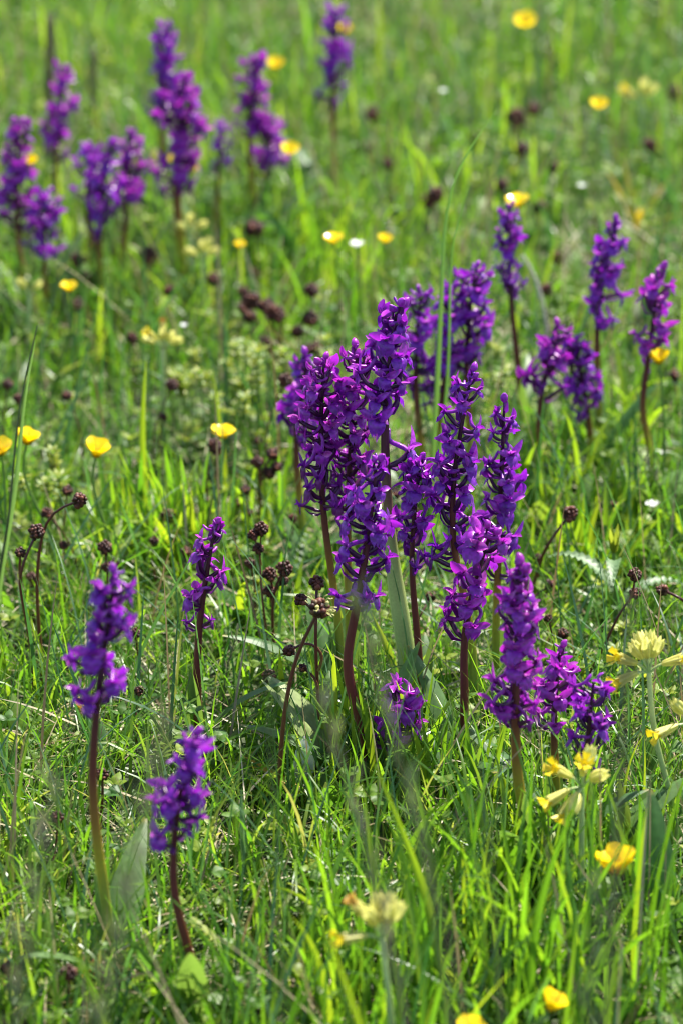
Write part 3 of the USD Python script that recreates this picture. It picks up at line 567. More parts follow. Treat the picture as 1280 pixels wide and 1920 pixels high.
for lb, hd, ft, sz in (
    ('thin burnet by the left edge above the cut buttercup', [(14, 728)], (16, 860), .0065), ('second thin burnet by the left edge, lower than its neighbour', [(34, 752)], (32, 880), .006),
    ('small burnet low beside the mid left leaning one', [(306, 785)], (300, 850), .005), ('tiny burnet left of the bunch headed one', [(446, 950)], (440, 1010), .0055),
    ('burnet touching the foot of the bunch headed one', [(461, 925)], (470, 1020), .006), ('dark small burnet under the bunch headed one', [(466, 966)], (468, 1030), .0055),
    ('low burnet between bunch headed one and clump', [(549, 977)], (545, 1050), .0055), ('small burnet in grass under the arching one', [(120, 1025)], (122, 1100), .0055),
    ('faint burnet between dark upright and reddish ones', [(289, 1020)], (292, 1090), .0055), ('grey burnet close left of the lone small orchid', [(348, 1042)], (350, 1110), .006),
    ('far burnet tucked left under the fork headed one', [(470, 602)], (474, 690), .0075), ('far burnet just behind the fork headed one', [(502, 582)], (505, 680), .008),
    ('faint far burnet right of the fork headed one', [(558, 630)], (560, 700), .007), ('far burnet lower than the two stacked heads', [(577, 661)], (578, 730), .007),
    ('blurred burnet beneath the far left buttercup', [(145, 578)], (146, 650), .007), ('dark far burnet near the small dark one', [(456, 586)], (458, 660), .007),
    ('dark burnet head at the right edge under the pale stemmed orchid', [(1266, 712)], (1268, 800), .008), ('far burnet right of the large pale brown one', [(1000, 212)], (1000, 290), .009),
    ('far burnet just under the large pale brown one', [(980, 290)], (982, 370), .009), ('far burnet left of the wide bright buttercup', [(940, 352)], (940, 430), .008),
    ('far burnet upper right of the wide bright buttercup', [(1035, 320)], (1036, 400), .008), ('far burnet right beside the wide bright buttercup', [(1012, 394)], (1012, 470), .008),
    ('far burnet over the yellowing leaves', [(1217, 280)], (1217, 350), .009), ('far burnet low under the upper centre one', [(687, 285)], (688, 360), .008),
    ('far burnet right below the upper centre one', [(725, 317)], (726, 390), .008), ('burnet at left between arching one and clear buttercup', [(104, 880)], (110, 950), .006),
    ('burnet on a bent stem right of the lone small orchid', [(470, 1062)], (478, 1160), .006), ('burnet low in turf left of the lowest orchid', [(262, 1300)], (256, 1360), .0055),
    ('burnet in turf under the reddish one', [(255, 1195)], (262, 1260), .006), ('far burnet behind the tall lit grass blade', [(250, 640)], (252, 710), .0065)):
    q = hd[0]; burnet(lb, [[ft, ((ft[0] + q[0]) / 2 + rng.normal(0, 4), (ft[1] + q[1]) / 2), q, sz]])

# ------------------------------------------------------------------ buttercups
BP = []
for k in range(3):
    r = np.random.default_rng(70 + k); pth = proto(f'buttercup_flower_class_{k}'); op = (.75, .95, 1.15)[k]
    for q in range(5):
        a = q * 2 * PI / 5 + r.normal(0, .08); d = np.array([math.cos(a), math.sin(a), 0]); sdv = np.array([-math.sin(a), math.cos(a), 0])
        pts = [np.zeros(3)]; ang = op + .25
        for s in range(7):
            ang -= .16 if s < 5 else -.05
            pts.append(pts[-1] + .00155 * (d * math.sin(op * .55 + .09 * s + .1) + np.array([0, 0, 1]) * math.cos(op * .55 + .09 * s + .1)) + np.array([0, 0, .0001]) * q % 2)
        v, f, u = petal(pts, sdv, lambda s: .0012 + .0055 * math.sin(PI * min(1, s * .62 + .02)) ** 1.1 if s < .98 else .0042, cup=-.22, across=7, tone=r.random())
        put(pth, 'petal', v, f, M['buttercup'], u)
    ps = []
    for q in range(26):
        a, d = q * 2.4, .0026 * math.sqrt((q + .5) / 26)
        b = np.array([d * math.cos(a), d * math.sin(a), .0005]); ps.append(tube(np.array([b, b * [1.25, 1.25, 1] + [0, 0, .0018], b * [1.4, 1.4, 1] + [0, 0, .003]]), np.array([.00012, .00015, .0003]), 4, tone=r.random()))
    t = join(ps); put(pth, 'stamens', t[0], t[1], M['stamen'], t[2])
    ps = [petal([[0, 0, -.0003], [.003 * math.cos(a), .003 * math.sin(a), .0005], [.0052 * math.cos(a), .0052 * math.sin(a), .0024]], [-math.sin(a), math.cos(a), 0], lambda s: .0006 + .0012 * math.sin(PI * s ** .7), across=3, tone=.7) for a in np.arange(5) * 1.2566 + .6]
    t = join(ps); put(pth, 'sepals', t[0], t[1], M['yellow_herb'], t[2]); BP.append(pth)
def buttercup(label, px, py, h, size=1.0, tilt=(0, -.25), kind=None, foot=None):
    size *= .57 if py < 600 else .88
    C = G(px, py, h); Y = C[1] + .006; gr = np.array([C[0] + (rng.normal(0, .012) if foot is None else foot), Y, gz(C[0], Y) - .003])
    o = thing('buttercup', label, 'buttercup', gr, 'yellow buttercups in the meadow')
    c = C - gr; up = np.array([tilt[0] + rng.normal(0, .08), tilt[1] + rng.normal(0, .08), 1])
    t = tube(curve([[0, 0, 0], c * .5 + rng.normal(0, .004, 3), c - up * .012, c], 14), np.linspace(.0011, .0007, 14), 6, tone=.5); put(o, 'stem', t[0], t[1], M['stem_leaf'], t[2])
    place(o, 'flower', BP[int(rng.integers(0, 3)) if kind is None else kind], frame(c, up, [math.cos(px), math.sin(px), 0], size))
    for k in range(3):
        leaf_part(o, 'leaf', c * rng.uniform(.15, .4), rng.uniform(0, 2 * PI), .022, .006, 1.0, .4, M['herb'], rng.random(), across=3, nseg=5)
buttercup('clear yellow buttercup in the left meadow on a dark bent stem', 180, 856, .085, 1.0, (.05, -.1), 0)
buttercup('yellow buttercup close to the left edge beside a grass stalk', 50, 832, .09, .9, (.2, -.1), 0)
buttercup('half seen buttercup at the very left edge', 2, 852, .09, .9)
buttercup('flat yellow buttercup between the left grass clump and burnets', 419, 822, .08, .85, (0, 0), 2)
buttercup('blurred buttercup at the left with burnets round it', 131, 546, .08, 1.05, (0, -.1), 1)
buttercup('flat far buttercup in the centre next to a white flower', 627, 456, .09, 1.15, (0, .05), 2)
buttercup('dim far buttercup right of the white flower', 722, 455, .07, .95)
buttercup('bright wide buttercup above the narrow dark orchid', 971, 388, .11, 1.4, (0, .05), 2)
buttercup('buttercup shining behind the orchid at the right edge', 1236, 682, .1, .85, (-.15, 0), 0)
buttercup('buttercup at the foot of the largest pink orchid', 358, 324, .09, 1.1)
buttercup('buttercup right of the low nodding far orchid', 545, 286, .1, 1.15, (0, -.3), 2)
buttercup('buttercup glowing through the left edge orchid', 56, 308, .11, 1.05)
buttercup('buttercup beside the top of the farthest orchid', 645, 62, .12, 1.2)
buttercup('pale far buttercup left of the farthest orchid', 519, 127, .1, 1.2)
buttercup('round far buttercup at the top of the meadow', 982, 45, .12, 1.5, (0, -.6), 2)
buttercup('far buttercup at the upper right above yellowing grass', 1123, 200, .1, 1.1, (0, -.5), 2)
buttercup('buttercup peeping out behind the soft left orchid', 158, 1334, .035, .8, (0, 0), 0)
buttercup('wide buttercup low in the right foreground grass', 1152, 1640, .06, 1.25, (0, .05), 0)
buttercup('ragged buttercup at the bottom right', 1028, 1895, .05, .85, (.4, .1), 0)
buttercup('buttercup cut by the bottom edge', 880, 1936, .05, .75)
buttercup('small orange yellow buttercup near the far red burnet', 449, 464, .07, .75)

# ------------------------------------------------------------------ cowslips
def cow_floret(k, r):
    o = {}
    ln = .0125; n = 9; s = np.linspace(0, 1, n)
    rad = .0009 + (.0020 * s ** .6 if k != 1 else .0023 * np.sin(PI * np.clip(s * .72 + .08, 0, 1)) ** .9)
    path = np.column_stack([0 * s, 0 * s, s * ln])
    v, f, u = tube(path, rad, 20, tone=.5, cap=False)
    a = np.arctan2(v[:, 1], v[:, 0]); q = 1 + .22 * np.cos(5 * a); v[:, 0] *= q; v[:, 1] *= q
    tooth = (u[:, 0] > .95); v[tooth, 2] += .0012 * np.cos(5 * a[tooth])
    u[:, 1] = .5 + .5 * np.cos(5 * a); o['calyx'] = (v, f, u)
    if k != 1:
        wil = 1.0 if k == 2 else r.uniform(0, .4); ps = []
        ps.append(tube(np.array([[0, 0, ln * .7], [0, 0, ln], [0, 0, ln + .002]]), np.array([.0016, .0017, .0022]), 8, tone=wil, cap=False))
        for t in range(5):
            b = t * 2 * PI / 5; d = np.array([math.cos(b), math.sin(b), 0]); e = .75 if k == 0 else .25
            ps.append(petal([np.array([0, 0, ln + .001]) + d * .0015, np.array([0, 0, ln + .0028]) + d * (.0015 + .0022 * e), np.array([0, 0, ln + .0045]) + d * (.0015 + .0036 * e), np.array([0, 0, ln + .0052]) + d * (.0015 + .0048 * e)], [-d[1], d[0], 0], lambda s: .0009 + .0017 * s ** .7, cup=.2, across=3, tone=wil))
        o['corolla'] = join(ps)
    return o
CF = []
for k in range(3):
    pth = proto(f'cowslip_floret_class_{k}')
    for nm, (v, f, u) in cow_floret(k, np.random.default_rng(90 + k)).items(): put(pth, nm, v, f, M['calyx' if nm == 'calyx' else 'corolla'], u)
    CF.append(pth)
def cowslip(label, top, base, n, dirs, size=1.0, mids=(), base_h=.015):
    """dirs: (sideways, towards the lens is negative, upwards, kind) of each floret; kind 0 open, 1 closed calyx, 2 withered."""
    size *= .6 if base[1] < 900 else .84
    B = G(*base, base_h); Y = B[1]; gr = np.array([B[0], Y, gz(B[0], Y) - .004]); T = P(*top, Y) - gr
    o = thing('cowslip', label, 'cowslip', gr, 'pale yellow cowslips')
    t = tube(curve([[0, 0, 0], B - gr] + [P(*m, Y) - gr for m in mids] + [T], 14), np.linspace(.0016, .0013, 14), 8); put(o, 'stem', t[0], t[1], M['stem_pale'], t[2])
    for d in dirs:
        dv = np.array(d[:3], float); dv /= np.linalg.norm(dv); st = T + dv * .008 * size + np.array([0, 0, .003])
        q = tube(curve([T, T + (dv + [0, 0, .6]) * .004 * size, st], 6), .0006, 5); put(o, 'stalk', q[0], q[1], M['stem_pale'], q[2])
        place(o, 'floret', CF[d[3]], frame(st, dv + np.array([0, 0, -.02]), [.3, 1, .2], size))
    for k in range(n):
        leaf_part(o, 'leaf', [0, 0, .002], rng.uniform(0, 2 * PI), .05, .018, .8, .5, M['silver_leaf'], rng.random(), wave=.0012)
cowslip('pale cowslip with several closed calyxes at the right edge', (1216, 1262), (1266, 1545), 2, [(-.15, -.3, 1, 1), (.25, -.2, 1, 1), (-.55, -.2, .9, 1), (-1, -.3, .5, 0), (-1.0, -.5, -.25, 0), (1, -.3, .45, 0), (-.3, .5, .8, 1), (.0, .3, 1, 1)], 1.0, mids=[(1232, 1400)])
cowslip('creamy cowslip with one side open flower in the front grass', (715, 1762), (738, 2010), 1, [(-.3, -.3, .7, 1), (.15, -.3, 1, 1), (.5, -.1, .9, 1), (-1, -.35, .05, 0), (-.15, .3, 1, 1), (.2, .4, .9, 1), (-.6, .1, .7, 2)], 1.0)
cowslip('bright yellow cowslip bunch beneath the small drooping orchid', (1090, 1478), (1088, 1690), 1, [(-.6, -.3, .5, 0), (.3, -.3, .3, 1), (-.2, -.6, -.3, 1), (-1, -.3, -.5, 0), (0, -.4, .6, 0), (-.5, -.4, -.7, 0), (.2, .2, .8, 1)], 1.0)
cowslip('cream cowslip blurred in the mid left meadow', (306, 655), (308, 790), 1, [(-.5, -.3, .6, 0), (.4, -.3, .6, 1), (0, -.4, .9, 1), (.7, -.2, .3, 1), (-.8, 0, .3, 1), (0, .4, .8, 2)], 1.05)
cowslip('far cream cowslip right of the largest pink orchid', (380, 490), (382, 590), 0, [(-.7, -.3, .5, 1), (.7, -.3, .5, 1), (0, -.3, .9, 1), (.3, .3, .7, 1)], 1.1)
cowslip('faint far cowslip touching the largest pink orchid stem', (358, 440), (362, 540), 0, [(-.7, -.3, .5, 1), (.7, -.3, .5, 1), (0, -.3, .9, 1)], 1.1)
cowslip('yellow cowslip far away at the upper right', (1203, 195), (1204, 300), 0, [(-.6, -.3, .5, 0), (.5, -.3, .7, 1), (0, -.3, .9, 1), (.1, .3, .9, 1), (-.8, .2, .4, 1)], 1.35)
cowslip('far yellow cowslip left of the largest pink orchid', (291, 325), (292, 420), 0, [(-.7, -.3, .4, 0), (.6, -.3, .6, 0), (0, -.3, .9, 1), (-.2, .3, .9, 1)], 1.25)
cowslip('cowslip just entering at the right edge below the pale one', (1292, 1360), (1300, 1560), 1, [(-.7, -.3, -.2, 0), (-.4, -.3, .6, 1), (.4, -.3, .6, 1)], 1.0)
cowslip('tiny cream cowslip at the left near the far edge orchid', (55, 555), (56, 640), 0, [(-.4, -.3, .7, 1), (.5, -.3, .5, 1)], 1.0)

# ------------------------------------------------------------------ tall single grasses
def stalk(name, label, cat, pts, Y=None, base_h=.01, r=.0009, mat='stem_leaf', spike=None, width=None, tone=.5, group='single tall grasses', tipr=.35):
    if Y is None: B = G(*pts[0], base_h); Y = B[1]
    else: B = P(*pts[0], Y)
    gr = np.array([B[0], Y, gz(B[0], Y) - .003])
    q = [P(*p, Y + rng.normal(0, .002)) - gr for p in pts]
    if q[0][2] > .004: q = [np.array([q[0][0] * .9, 0, 0])] + q
    o = thing(name, label, cat, gr, group)
    c = curve(q, 22)
    if width:                                                                              # a flat blade
        v, f, u = petal(c, [1, .5, 0], lambda s: width * (1 - s ** 3) * .5 * min(1, .6 + s) + .0002, cup=.35, across=5, tone=tone); put(o, 'blade', v, f, M[mat], u)
    else:
        t = tube(c, np.linspace(1, tipr, 22) * r * (.85 if mat == 'grey_stalk' else 1), 6, tone=tone); put(o, 'stalk', t[0], t[1], M[mat], t[2])
    if spike:
        ps = []; L0 = int(spike[0] * 21)
        for i in range(spike[1]):
            f_ = spike[0] + (1 - spike[0]) * i / spike[1]; p = c[int(f_ * 21)] * (1 - (f_ * 21 % 1)) + c[min(21, int(f_ * 21) + 1)] * (f_ * 21 % 1)
            a = i * 2.4; d = np.array([math.cos(a) * .35, math.sin(a) * .35, 1.0]); d /= np.linalg.norm(d)
            ps.append(petal([p, p + d * spike[2] * .5 + [d[0] * .001, d[1] * .001, 0], p + d * spike[2]], [-d[1], d[0], 0.01], lambda s: .0003 + spike[2] * .13 * math.sin(PI * s ** .7), cup=.5, across=3, tone=min(1, tone + rng.uniform(0, .3))))
        t = join(ps); put(o, 'seed_spike', t[0], t[1], M[spike[3]], t[2])
GS, GB = 'grass_stalk', 'grass_stalk'
stalk(GB, 'long green grass blade bending right above the trio of orchids', 'grass', [(806, 1000), (816, 760), (828, 500), (852, 335), (932, 203)], width=.0031, mat='tall_blade', tone=.5)
stalk(GB, 'shorter grass blade in front of the trio of orchids', 'grass', [(808, 1000), (836, 730), (842, 560), (850, 450), (880, 345)], width=.0019, mat='tall_blade', tone=.4)
stalk(GB, 'dark green blade leaning at the upper right edge', 'grass', [(1205, 600), (1220, 500), (1245, 395)], width=.004, mat='blue_green', tone=.2)
stalk(GB, 'straight dark blade right of the soft thick orchid', 'grass', [(1062, 1262), (1085, 1190), (1118, 1088)], width=.003, mat='blue_green', tone=.1)
stalk(GS, 'thin green stalk leaning left behind the wine red burnet', 'grass', [(1110, 1240), (1062, 1165), (1000, 1040), (985, 1000)], r=.0008, mat='stem_leaf')
stalk(GS, 'green stalk dropping from the big burnet head', 'grass', [(1100, 1110), (1085, 1040), (1062, 960), (1040, 870), (1012, 800)], r=.0007)
stalk(GS, 'grass stalk with a dark spikelet at the right', 'grass', [(1300, 1060), (1250, 960), (1225, 890), (1196, 850)], r=.0008, spike=(.72, 10, .006, 'grey_stalk'))
stalk(GB, 'upright bright blade by the right edge behind the cowslip', 'grass', [(1188, 960), (1190, 820), (1186, 760)], width=.003, mat='blue_green', tone=.5)
stalk(GS, 'grey jointed grass stalk at the left edge, leaning right', 'grass', [(-12, 1180), (14, 985), (36, 775), (70, 610)], r=.0011, mat='grey_stalk', tone=.4)
stalk(GB, 'long pale blade growing from the jointed stalk at left', 'grass', [(-5, 1180), (30, 900), (45, 760), (66, 640)], width=.0026, mat='tall_blade', tone=.9)
stalk(GS, 'purple grey blurred stalk crossing the pale cowslip', 'grass', [(1110, 2200), (1148, 1700), (1160, 1480), (1172, 1300), (1180, 1120)], Y=1.14, r=.0016, mat='grey_stalk', tone=.9, tipr=.8)
stalk(GS, 'blurred grey stalk leaning over the front of the clump', 'grass', [(860, 2200), (790, 1600), (735, 1380), (690, 1200), (660, 1090)], Y=1.16, r=.0021, mat='grey_stalk', tone=.5, spike=(.7, 14, .012, 'grey_stalk'))
stalk(GS, 'blurred brownish stalk left of the leaning grey one', 'grass', [(800, 2200), (700, 1650), (640, 1430), (590, 1290)], Y=1.17, r=.0017, mat='grey_stalk', tone=1.0, spike=(.6, 12, .012, 'grey_stalk'))
stalk(GS, 'blurred green grey stalk before the lower left of the clump', 'grass', [(540, 2200), (520, 1600), (508, 1380), (500, 1180)], Y=1.20, r=.0013, mat='grey_stalk', tone=.1)
stalk(GS, 'very blurred seeded stalk crossing the lowest orchid', 'grass', [(130, 2250), (205, 1850), (270, 1560), (320, 1330)], Y=1.02, r=.0016, mat='grey_stalk', tone=.8, spike=(.6, 26, .011, 'grey_stalk'))
stalk(GS, 'very blurred brown stalk at the bottom left', 'grass', [(10, 2200), (45, 1800), (80, 1600), (108, 1440)], Y=1.05, r=.0016, mat='grey_stalk', tone=.9, spike=(.6, 18, .012, 'grey_stalk'))
stalk(GS, 'blurred green stalk right of the bottom left brown one', 'grass', [(130, 2200), (165, 1850), (205, 1650), (255, 1470)], Y=1.10, r=.0013, mat='grey_stalk', tone=.2)
stalk(GS, 'purplish blurred stalk in the lower right grass', 'grass', [(880, 2200), (850, 1800), (800, 1600), (770, 1440)], Y=1.17, r=.0014, mat='grey_stalk', tone=.9)
stalk(GS, 'blurred brown green stalk under the soft thick orchid', 'grass', [(960, 2200), (930, 1800), (912, 1560), (880, 1330)], Y=1.20, r=.0013, mat='grey_stalk', tone=.7)
stalk(GS, 'pale blurred stalk right of the wide front buttercup', 'grass', [(1095, 2200), (1105, 1880), (1118, 1700), (1122, 1640)], Y=1.13, r=.0024, mat='grey_stalk', tone=.3, spike=(.75, 8, .012, 'grey_stalk'))
stalk(GB, 'soft bright blade slanting across the front left', 'grass', [(230, 2050), (160, 1830), (110, 1730)], Y=1.28, width=.0035, mat='broad', tone=.7)
stalk(GB, 'bent yellow green blade in the front centre', 'grass', [(690, 2000), (640, 1830), (610, 1740)], Y=1.28, width=.0035, mat='broad', tone=.95)
stalk(GB, 'bright blade curving left in the lower right grass', 'grass', [(830, 1900), (800, 1700), (740, 1530), (700, 1430)], width=.0042, mat='broad', tone=.8)
stalk(GB, 'broad green blade standing right of the middle front', 'grass', [(990, 1960), (1010, 1700), (1085, 1490)], width=.0045, mat='broad', tone=.3)
stalk(GB, 'bluish blade folded over in the front turf', 'grass', [(462, 1650), (455, 1560), (452, 1480)], width=.0042, mat='silver_leaf', tone=.4)
stalk(GB, 'bright yellow blade before the great orchid leaf', 'grass', [(540, 1345), (528, 1280), (524, 1215)], width=.0042, mat='broad', tone=1.0)
stalk(GB, 'pale sheath blade beside the left clump orchid', 'grass', [(640, 1260), (634, 1160), (606, 1075)], width=.006, mat='yellow_herb', tone=.35)
stalk(GB, 'yellow blade leaning left under the front clump orchid', 'grass', [(746, 1300), (722, 1210), (696, 1150)], width=.0042, mat='yellow_herb', tone=.4)
stalk(GB, 'tall lit blade in the left grass clump', 'grass', [(272, 960), (266, 820), (274, 675)], width=.0045, mat='broad', tone=.9)
stalk(GB, 'slim lit blade right of the left grass clump', 'grass', [(420, 900), (408, 780), (398, 690)], width=.004, mat='broad', tone=1.0)
stalk(GB, 'tall green blade at the far centre right of the burnets', 'grass', [(660, 640), (660, 540), (658, 470)], width=.006, mat='broad', tone=.1)
stalk(GB, 'long arching far blade above the burnets', 'grass', [(560, 520), (535, 440), (480, 380)], width=.008, mat='orchid_leaf', tone=.0)
stalk(GB, 'far bright blade pointing up right', 'grass', [(790, 330), (830, 290), (885, 240)], width=.005, mat='broad', tone=.6)
stalk('dead_stalk', 'bleached dead stalk leaning right of the narrow dark orchid', 'dead stalk', [(1030, 700), (1022, 600), (1000, 515), (980, 478)], r=.0022, mat='stem_straw')
stalk('dead_stalk', 'thin dark dead stalk before the left low bushy orchid', 'dead stalk', [(1042, 900), (1026, 820), (1008, 760), (1002, 712)], r=.0008, mat='grey_stalk', tone=.9)
stalk('seed_spike_stalk', 'dark seed spike standing tall at the top left', 'seed spike', [(92, 330), (92, 200), (96, 40)], r=.0016, mat='stem_brown', spike=(.5, 60, .012, 'grey_stalk'), tone=.7)
stalk('seed_spike_stalk', 'faint brown seed spike right of the dark one', 'seed spike', [(172, 260), (174, 180), (178, 100)], r=.0012, mat='stem_brown', spike=(.5, 36, .010, 'grey_stalk'), tone=.9)
stalk(GS, 'twin dark grass spike near the lone small orchid, taller one', 'grass', [(418, 1320), (430, 1240), (446, 1180)], r=.0006, mat='grey_stalk', tone=.6, spike=(.55, 12, .005, 'grey_stalk'))
stalk(GS, 'dark grass stem right beside the lone small orchid', 'grass', [(322, 1420), (338, 1340), (358, 1262)], r=.0007, mat='grey_stalk', tone=.4)
stalk(GB, 'long fine blade slanting right of the dark upright burnet', 'grass', [(240, 1320), (300, 1150), (350, 1060), (380, 1000)], width=.002, mat='blue_green', tone=.6)
stalk(GS, 'dark fine stem slanting at the lower left edge', 'grass', [(-6, 1520), (20, 1420), (40, 1310)], r=.0008, mat='stem_leaf', tone=.1)

# ------------------------------------------------------------------ broad leaved plants
def rosette(label, px, py, n, ln, wd, mat='herb', th=(.4, 1.2), prof='spoon', name='broad_leaf_plant', tones=(.2, .9), wave=0, group='leafy herbs in the turf', az=None, h=.02, ribs=0):
    B = G(px, py, h); gr = np.array([B[0], B[1], gz(B[0], B[1])])
    o = thing(name, label, 'herb', gr, group); a0 = rng.uniform(0, 2 * PI)
    for k in range(n):
        leaf_part(o, 'leaf', [0, 0, .001], (a0 + k * 2 * PI / n * 1.0 + rng.normal(0, .25)) if az is None else az[k], ln * rng.uniform(.75, 1.1), wd * rng.uniform(.8, 1.1), rng.uniform(*th), rng.uniform(.2, .7), M[mat], rng.uniform(*tones), prof=prof, wave=wave, ribs=ribs, twist=rng.normal(0, .3))
rosette('great ribbed orchid leaf lying at the foot of the left clump orchids', 650, 1405, 2, .078, .025, 'ribbed_leaf', (.5, .75), 'lance', az=[2.5, 2.8], tones=(.75, 1), ribs=.0005, name='great_leaf_plant')
rosette('dark glossy leaves right of the lone small orchid', 470, 1120, 4, .05, .016, 'orchid_leaf', (.5, 1.0), 'lance', tones=(0, .3), name='glossy_leaf_plant')
rosette('upright paddle leaves behind the soft left orchid', 52, 1365, 3, .035, .012, th=(.1, .4))
rosette('pale round leaf beside the yellow stem of the soft left orchid', 205, 1575, 2, .032, .02, 'silver_leaf', (.3, .7))
rosette('grey green leaf by the lower left edge', 10, 1560, 2, .034, .015, 'silver_leaf', (.7, 1.1), 'lance')
rosette('single lit upright leaf left in the front turf', 118, 1530, 2, .03, .011, th=(.1, .35), tones=(.8, 1))
rosette('yellow green herb right of the long burnet stem foot', 575, 1560, 3, .03, .013, th=(.3, .9), tones=(.8, 1))
rosette('dark leaf pair at the right edge of the front grass', 1240, 1700, 3, .07, .016, 'orchid_leaf', (.25, .7), 'lance', tones=(0, .2))
rosette('upright light leaves under the right cowslip', 1190, 1560, 4, .04, .014, th=(.1, .45))
rosette('broad leaves behind the big wine stemmed burnet', 1105, 960, 4, .045, .018, th=(.2, .6))
rosette('tall paddle leaf right behind the clump', 1015, 960, 3, .045, .016, th=(.05, .35))
rosette('fresh leaves at the right edge by the pale stemmed orchid', 1245, 1010, 4, .045, .018, th=(.3, .9))
rosette('wide grey green leaf at the right edge beneath an orchid', 1262, 900, 3, .055, .024, 'silver_leaf', (.4, .9))
rosette('leaves filling the gap under the lone small orchid', 430, 1430, 4, .03, .012)
rosette('low leaf rosette before the great leaf', 600, 1480, 4, .03, .013, tones=(.3, .7))
rosette('silvery crinkled leaves below the tiny low orchid', 820, 1540, 4, .036, .013, 'silver_leaf', (.7, 1.2), 'lance', wave=.0012)
rosette('silvery crinkled leaves right of the burnet stem foot', 690, 1620, 4, .034, .012, 'silver_leaf', (.7, 1.2), 'lance', wave=.0012)
rosette('pale round leaf below the dark little burnet', 1060, 1235, 2, .034, .02, 'silver_leaf', (.7, 1.1))
rosette('yellowing leaf lying right of the small pressed orchid', 1075, 1260, 2, .04, .012, 'autumn_leaf', (.8, 1.1), 'lance', tones=(0, .2), name='yellowing_plant')
rosette('orange streaked dead blade lying over the white petal', 610, 1450, 2, .05, .005, 'autumn_leaf', (.95, 1.2), 'lance', az=[2.75, 2.95], tones=(.3, .7), name='yellowing_plant')
rosette('yellowing leaves among grass at the upper right', 1195, 390, 5, .05, .006, 'autumn_leaf', (.3, 1.0), 'lance', tones=(0, .5), name='yellowing_plant')
rosette('small red brown leaf tuft left of the yellow stem', 165, 1750, 4, .016, .006, 'autumn_leaf', (.2, .8), 'lance', tones=(.85, 1), name='red_brown_plant')
rosette('front left low leaves with a folded edge', 60, 1780, 4, .04, .013)
rosette('front centre low dark leaves', 480, 1800, 4, .04, .012, tones=(.1, .4))
rosette('yellow edged leaf in the bottom left turf', 170, 1760, 2, .04, .008, 'yellow_herb', (.8, 1.1), 'lance')
rosette('leaves in the lower right corner', 1220, 1830, 4, .045, .015)
rosette('leaf fan between the two left grass clumps', 590, 1050, 4, .045, .014, 'orchid_leaf', (.2, .7), 'lance', tones=(.2, .6))

# the ribbed silvery plant at the right: a stem with arching toothed leaves
def ribbed_plant(label, px, py, top, n, ln):
    B = G(px, py, .012); gr = np.array([B[0], B[1], gz(B[0], B[1])]); T = P(*top, B[1]) - gr
    o = thing('ribbed_leaf_plant', label, 'herb', gr)
    t = tube(curve([[0, 0, 0], T * .5 + [.001, 0, 0], T], 10), np.linspace(.0016, .001, 10), 7); put(o, 'stem', t[0], t[1], M['stem_leaf'], t[2])
    for k in range(n):
        az, hgt = k * 2.1 + .4, .35 + .65 * (k % 3) / 3
        m = 25; s = np.linspace(0, 1, m); th = .45 + 1.7 * s
        stp = np.column_stack([np.sin(th) * math.cos(az), np.sin(th) * math.sin(az), np.cos(th)]) * ln / m
        pth = np.cumsum(stp, 0) + T * hgt
        def ed(s_, q_):
            z = np.zeros(np.broadcast(s_, q_).shape)
            return np.stack([z, z, .0011 * np.sin(s_ * 75 - np.abs(q_) * 5) * np.abs(q_) ** .6], -1)
        v, f, u = petal(pth, [-math.sin(az), math.cos(az), 0], lambda x: .0005 + .0034 * math.sin(PI * x ** .7) ** .8 * (1 + .13 * math.sin(x * 75)), cup=-.3, across=9, tone=rng.uniform(.4, 1), edge=ed)
        put(o, 'leaf', v, f, M['silver_leaf'], u)
    for k in range(7):
        leaf_part(o, 'bud_leaf', T * .96, k * 1.0, .018, .004, .15, .15, M['herb'], 1.0, prof='lance', across=3, nseg=5)
ribbed_plant('silvery plant with ribbed toothed arching leaves right of the clump', 1152, 1180, (1150, 1035), 7, .05)

# yellow green crosswort: whorls of small leaves
def crosswort(label, px, py, h, n=5):
    B = G(px, py, h); gr = np.array([B[0], B[1], gz(B[0], B[1])])
    o = thing('crosswort', label, 'herb', gr, 'yellow green crossworts')
    bs, aa = [], []
    for q in range(n):
        b = np.array([rng.normal(0, .016), rng.normal(0, .016), 0]); top = b + [rng.normal(0, .006), rng.normal(0, .006), h * rng.uniform(.8, 1.15)]
        t = tube(curve([b, top], 6), .0006, 5); put(o, 'stem', t[0], t[1], M['stem_leaf'], t[2]); 
        for w_ in range(4):
            for k in range(7): bs.append(b + (top - b) * (.3, .86, .93, 1.0)[w_]); aa.append(k * .9 + w_ * .4)
    m = len(bs); v = blades(np.array(bs), U(.004, .009, m), U(.0022, .0038, m), np.array(aa), U(.6, 1.5, m), U(0, .4, m), rng.normal(0, .2, m), prof='oval', nseg=3, across=3, tone=rng.random(m))
    tag(put(o, 'leaf_whorls', v[0], v[1], M['yellow_herb'], v[2]), kind='stuff')
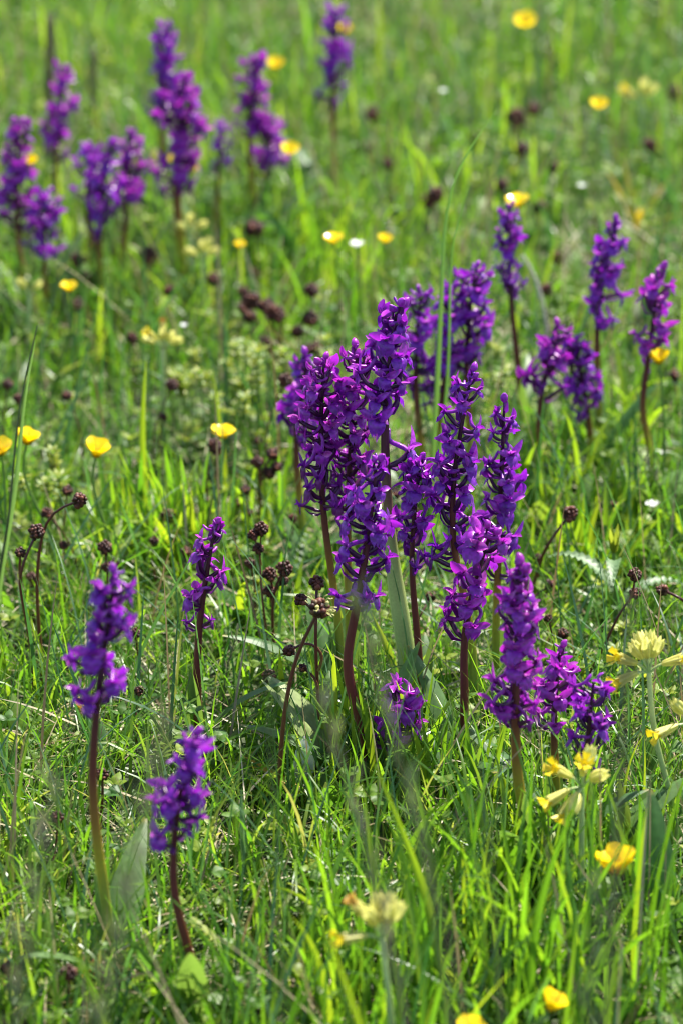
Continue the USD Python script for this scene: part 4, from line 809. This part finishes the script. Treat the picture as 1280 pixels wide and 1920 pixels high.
for lb, a, b, h in (('yellow green crosswort left of the clump top, nearest the orchids', 500, 690, .07), ('crosswort patch beneath the fork headed burnet', 470, 650, .06), ('crosswort at the left of the far burnets', 425, 690, .06),
                    ('crosswort low before the fork headed burnet', 535, 665, .06), ('crosswort with pale tops left of the yellow cowslip', 365, 655, .05), ('crosswort at the right behind the clump', 945, 700, .06), ('crosswort under the bleached dead stalk', 920, 610, .06),
                    ('crosswort in the left meadow beside the clear buttercup', 85, 905, .05), ('crosswort before the lone small orchid', 500, 1060, .03), ('crosswort right of the dark little burnet', 1120, 1230, .03)):
    crosswort(lb, a, b, h)

# small white things
def white_flower(label, px, py, h, size):
    C = G(px, py, h); gr = np.array([C[0], C[1], gz(C[0], C[1])]); c = C - gr
    o = thing('white_flower', label, 'flower', gr, 'small white flowers')
    t = tube(curve([[0, 0, 0], c * .5 + [.003, 0, 0], c], 10), .0008, 6); put(o, 'stem', t[0], t[1], M['stem_leaf'], t[2])
    for k in range(5):
        a = k * 1.2566 + px; d = np.array([math.cos(a), math.sin(a), 0])
        v, f, u = petal([c, c + d * size * .25 + [0, 0, size * .25], c + d * size * .5 + [0, 0, size * .4]], [-d[1], d[0], 0], lambda s: size * (.06 + .2 * s ** .6), cup=.3, across=3, tone=rng.random()); put(o, 'petal', v, f, M['white_petal'], u)
white_flower('small white flower right of the flat far buttercup', 668, 462, .09, .008)
white_flower('tiny white flower above the cream cowslip', 345, 612, .05, .004)
white_flower('white flower low right of the big burnet', 1222, 950, .03, .007)
white_flower('white speck flower at the far right', 1090, 350, .06, .005)
white_flower('white flower in the far centre right of the lower trio', 830, 172, .08, .005)
o = G(560, 1425, .02); pt = thing('fallen_petal', 'curled white petal lying under the orange streaked blade', 'petal', o)
v, f, u = petal([[0, 0, -.012], [.002, -.003, -.003], [.003, -.002, .006], [.004, .002, .012]], [1, .2, 0], lambda s: .0015 + .0045 * math.sin(PI * s ** .8), cup=.4, across=5, tone=.8); put(pt, 'blade', v, f, M['white_petal'], u)
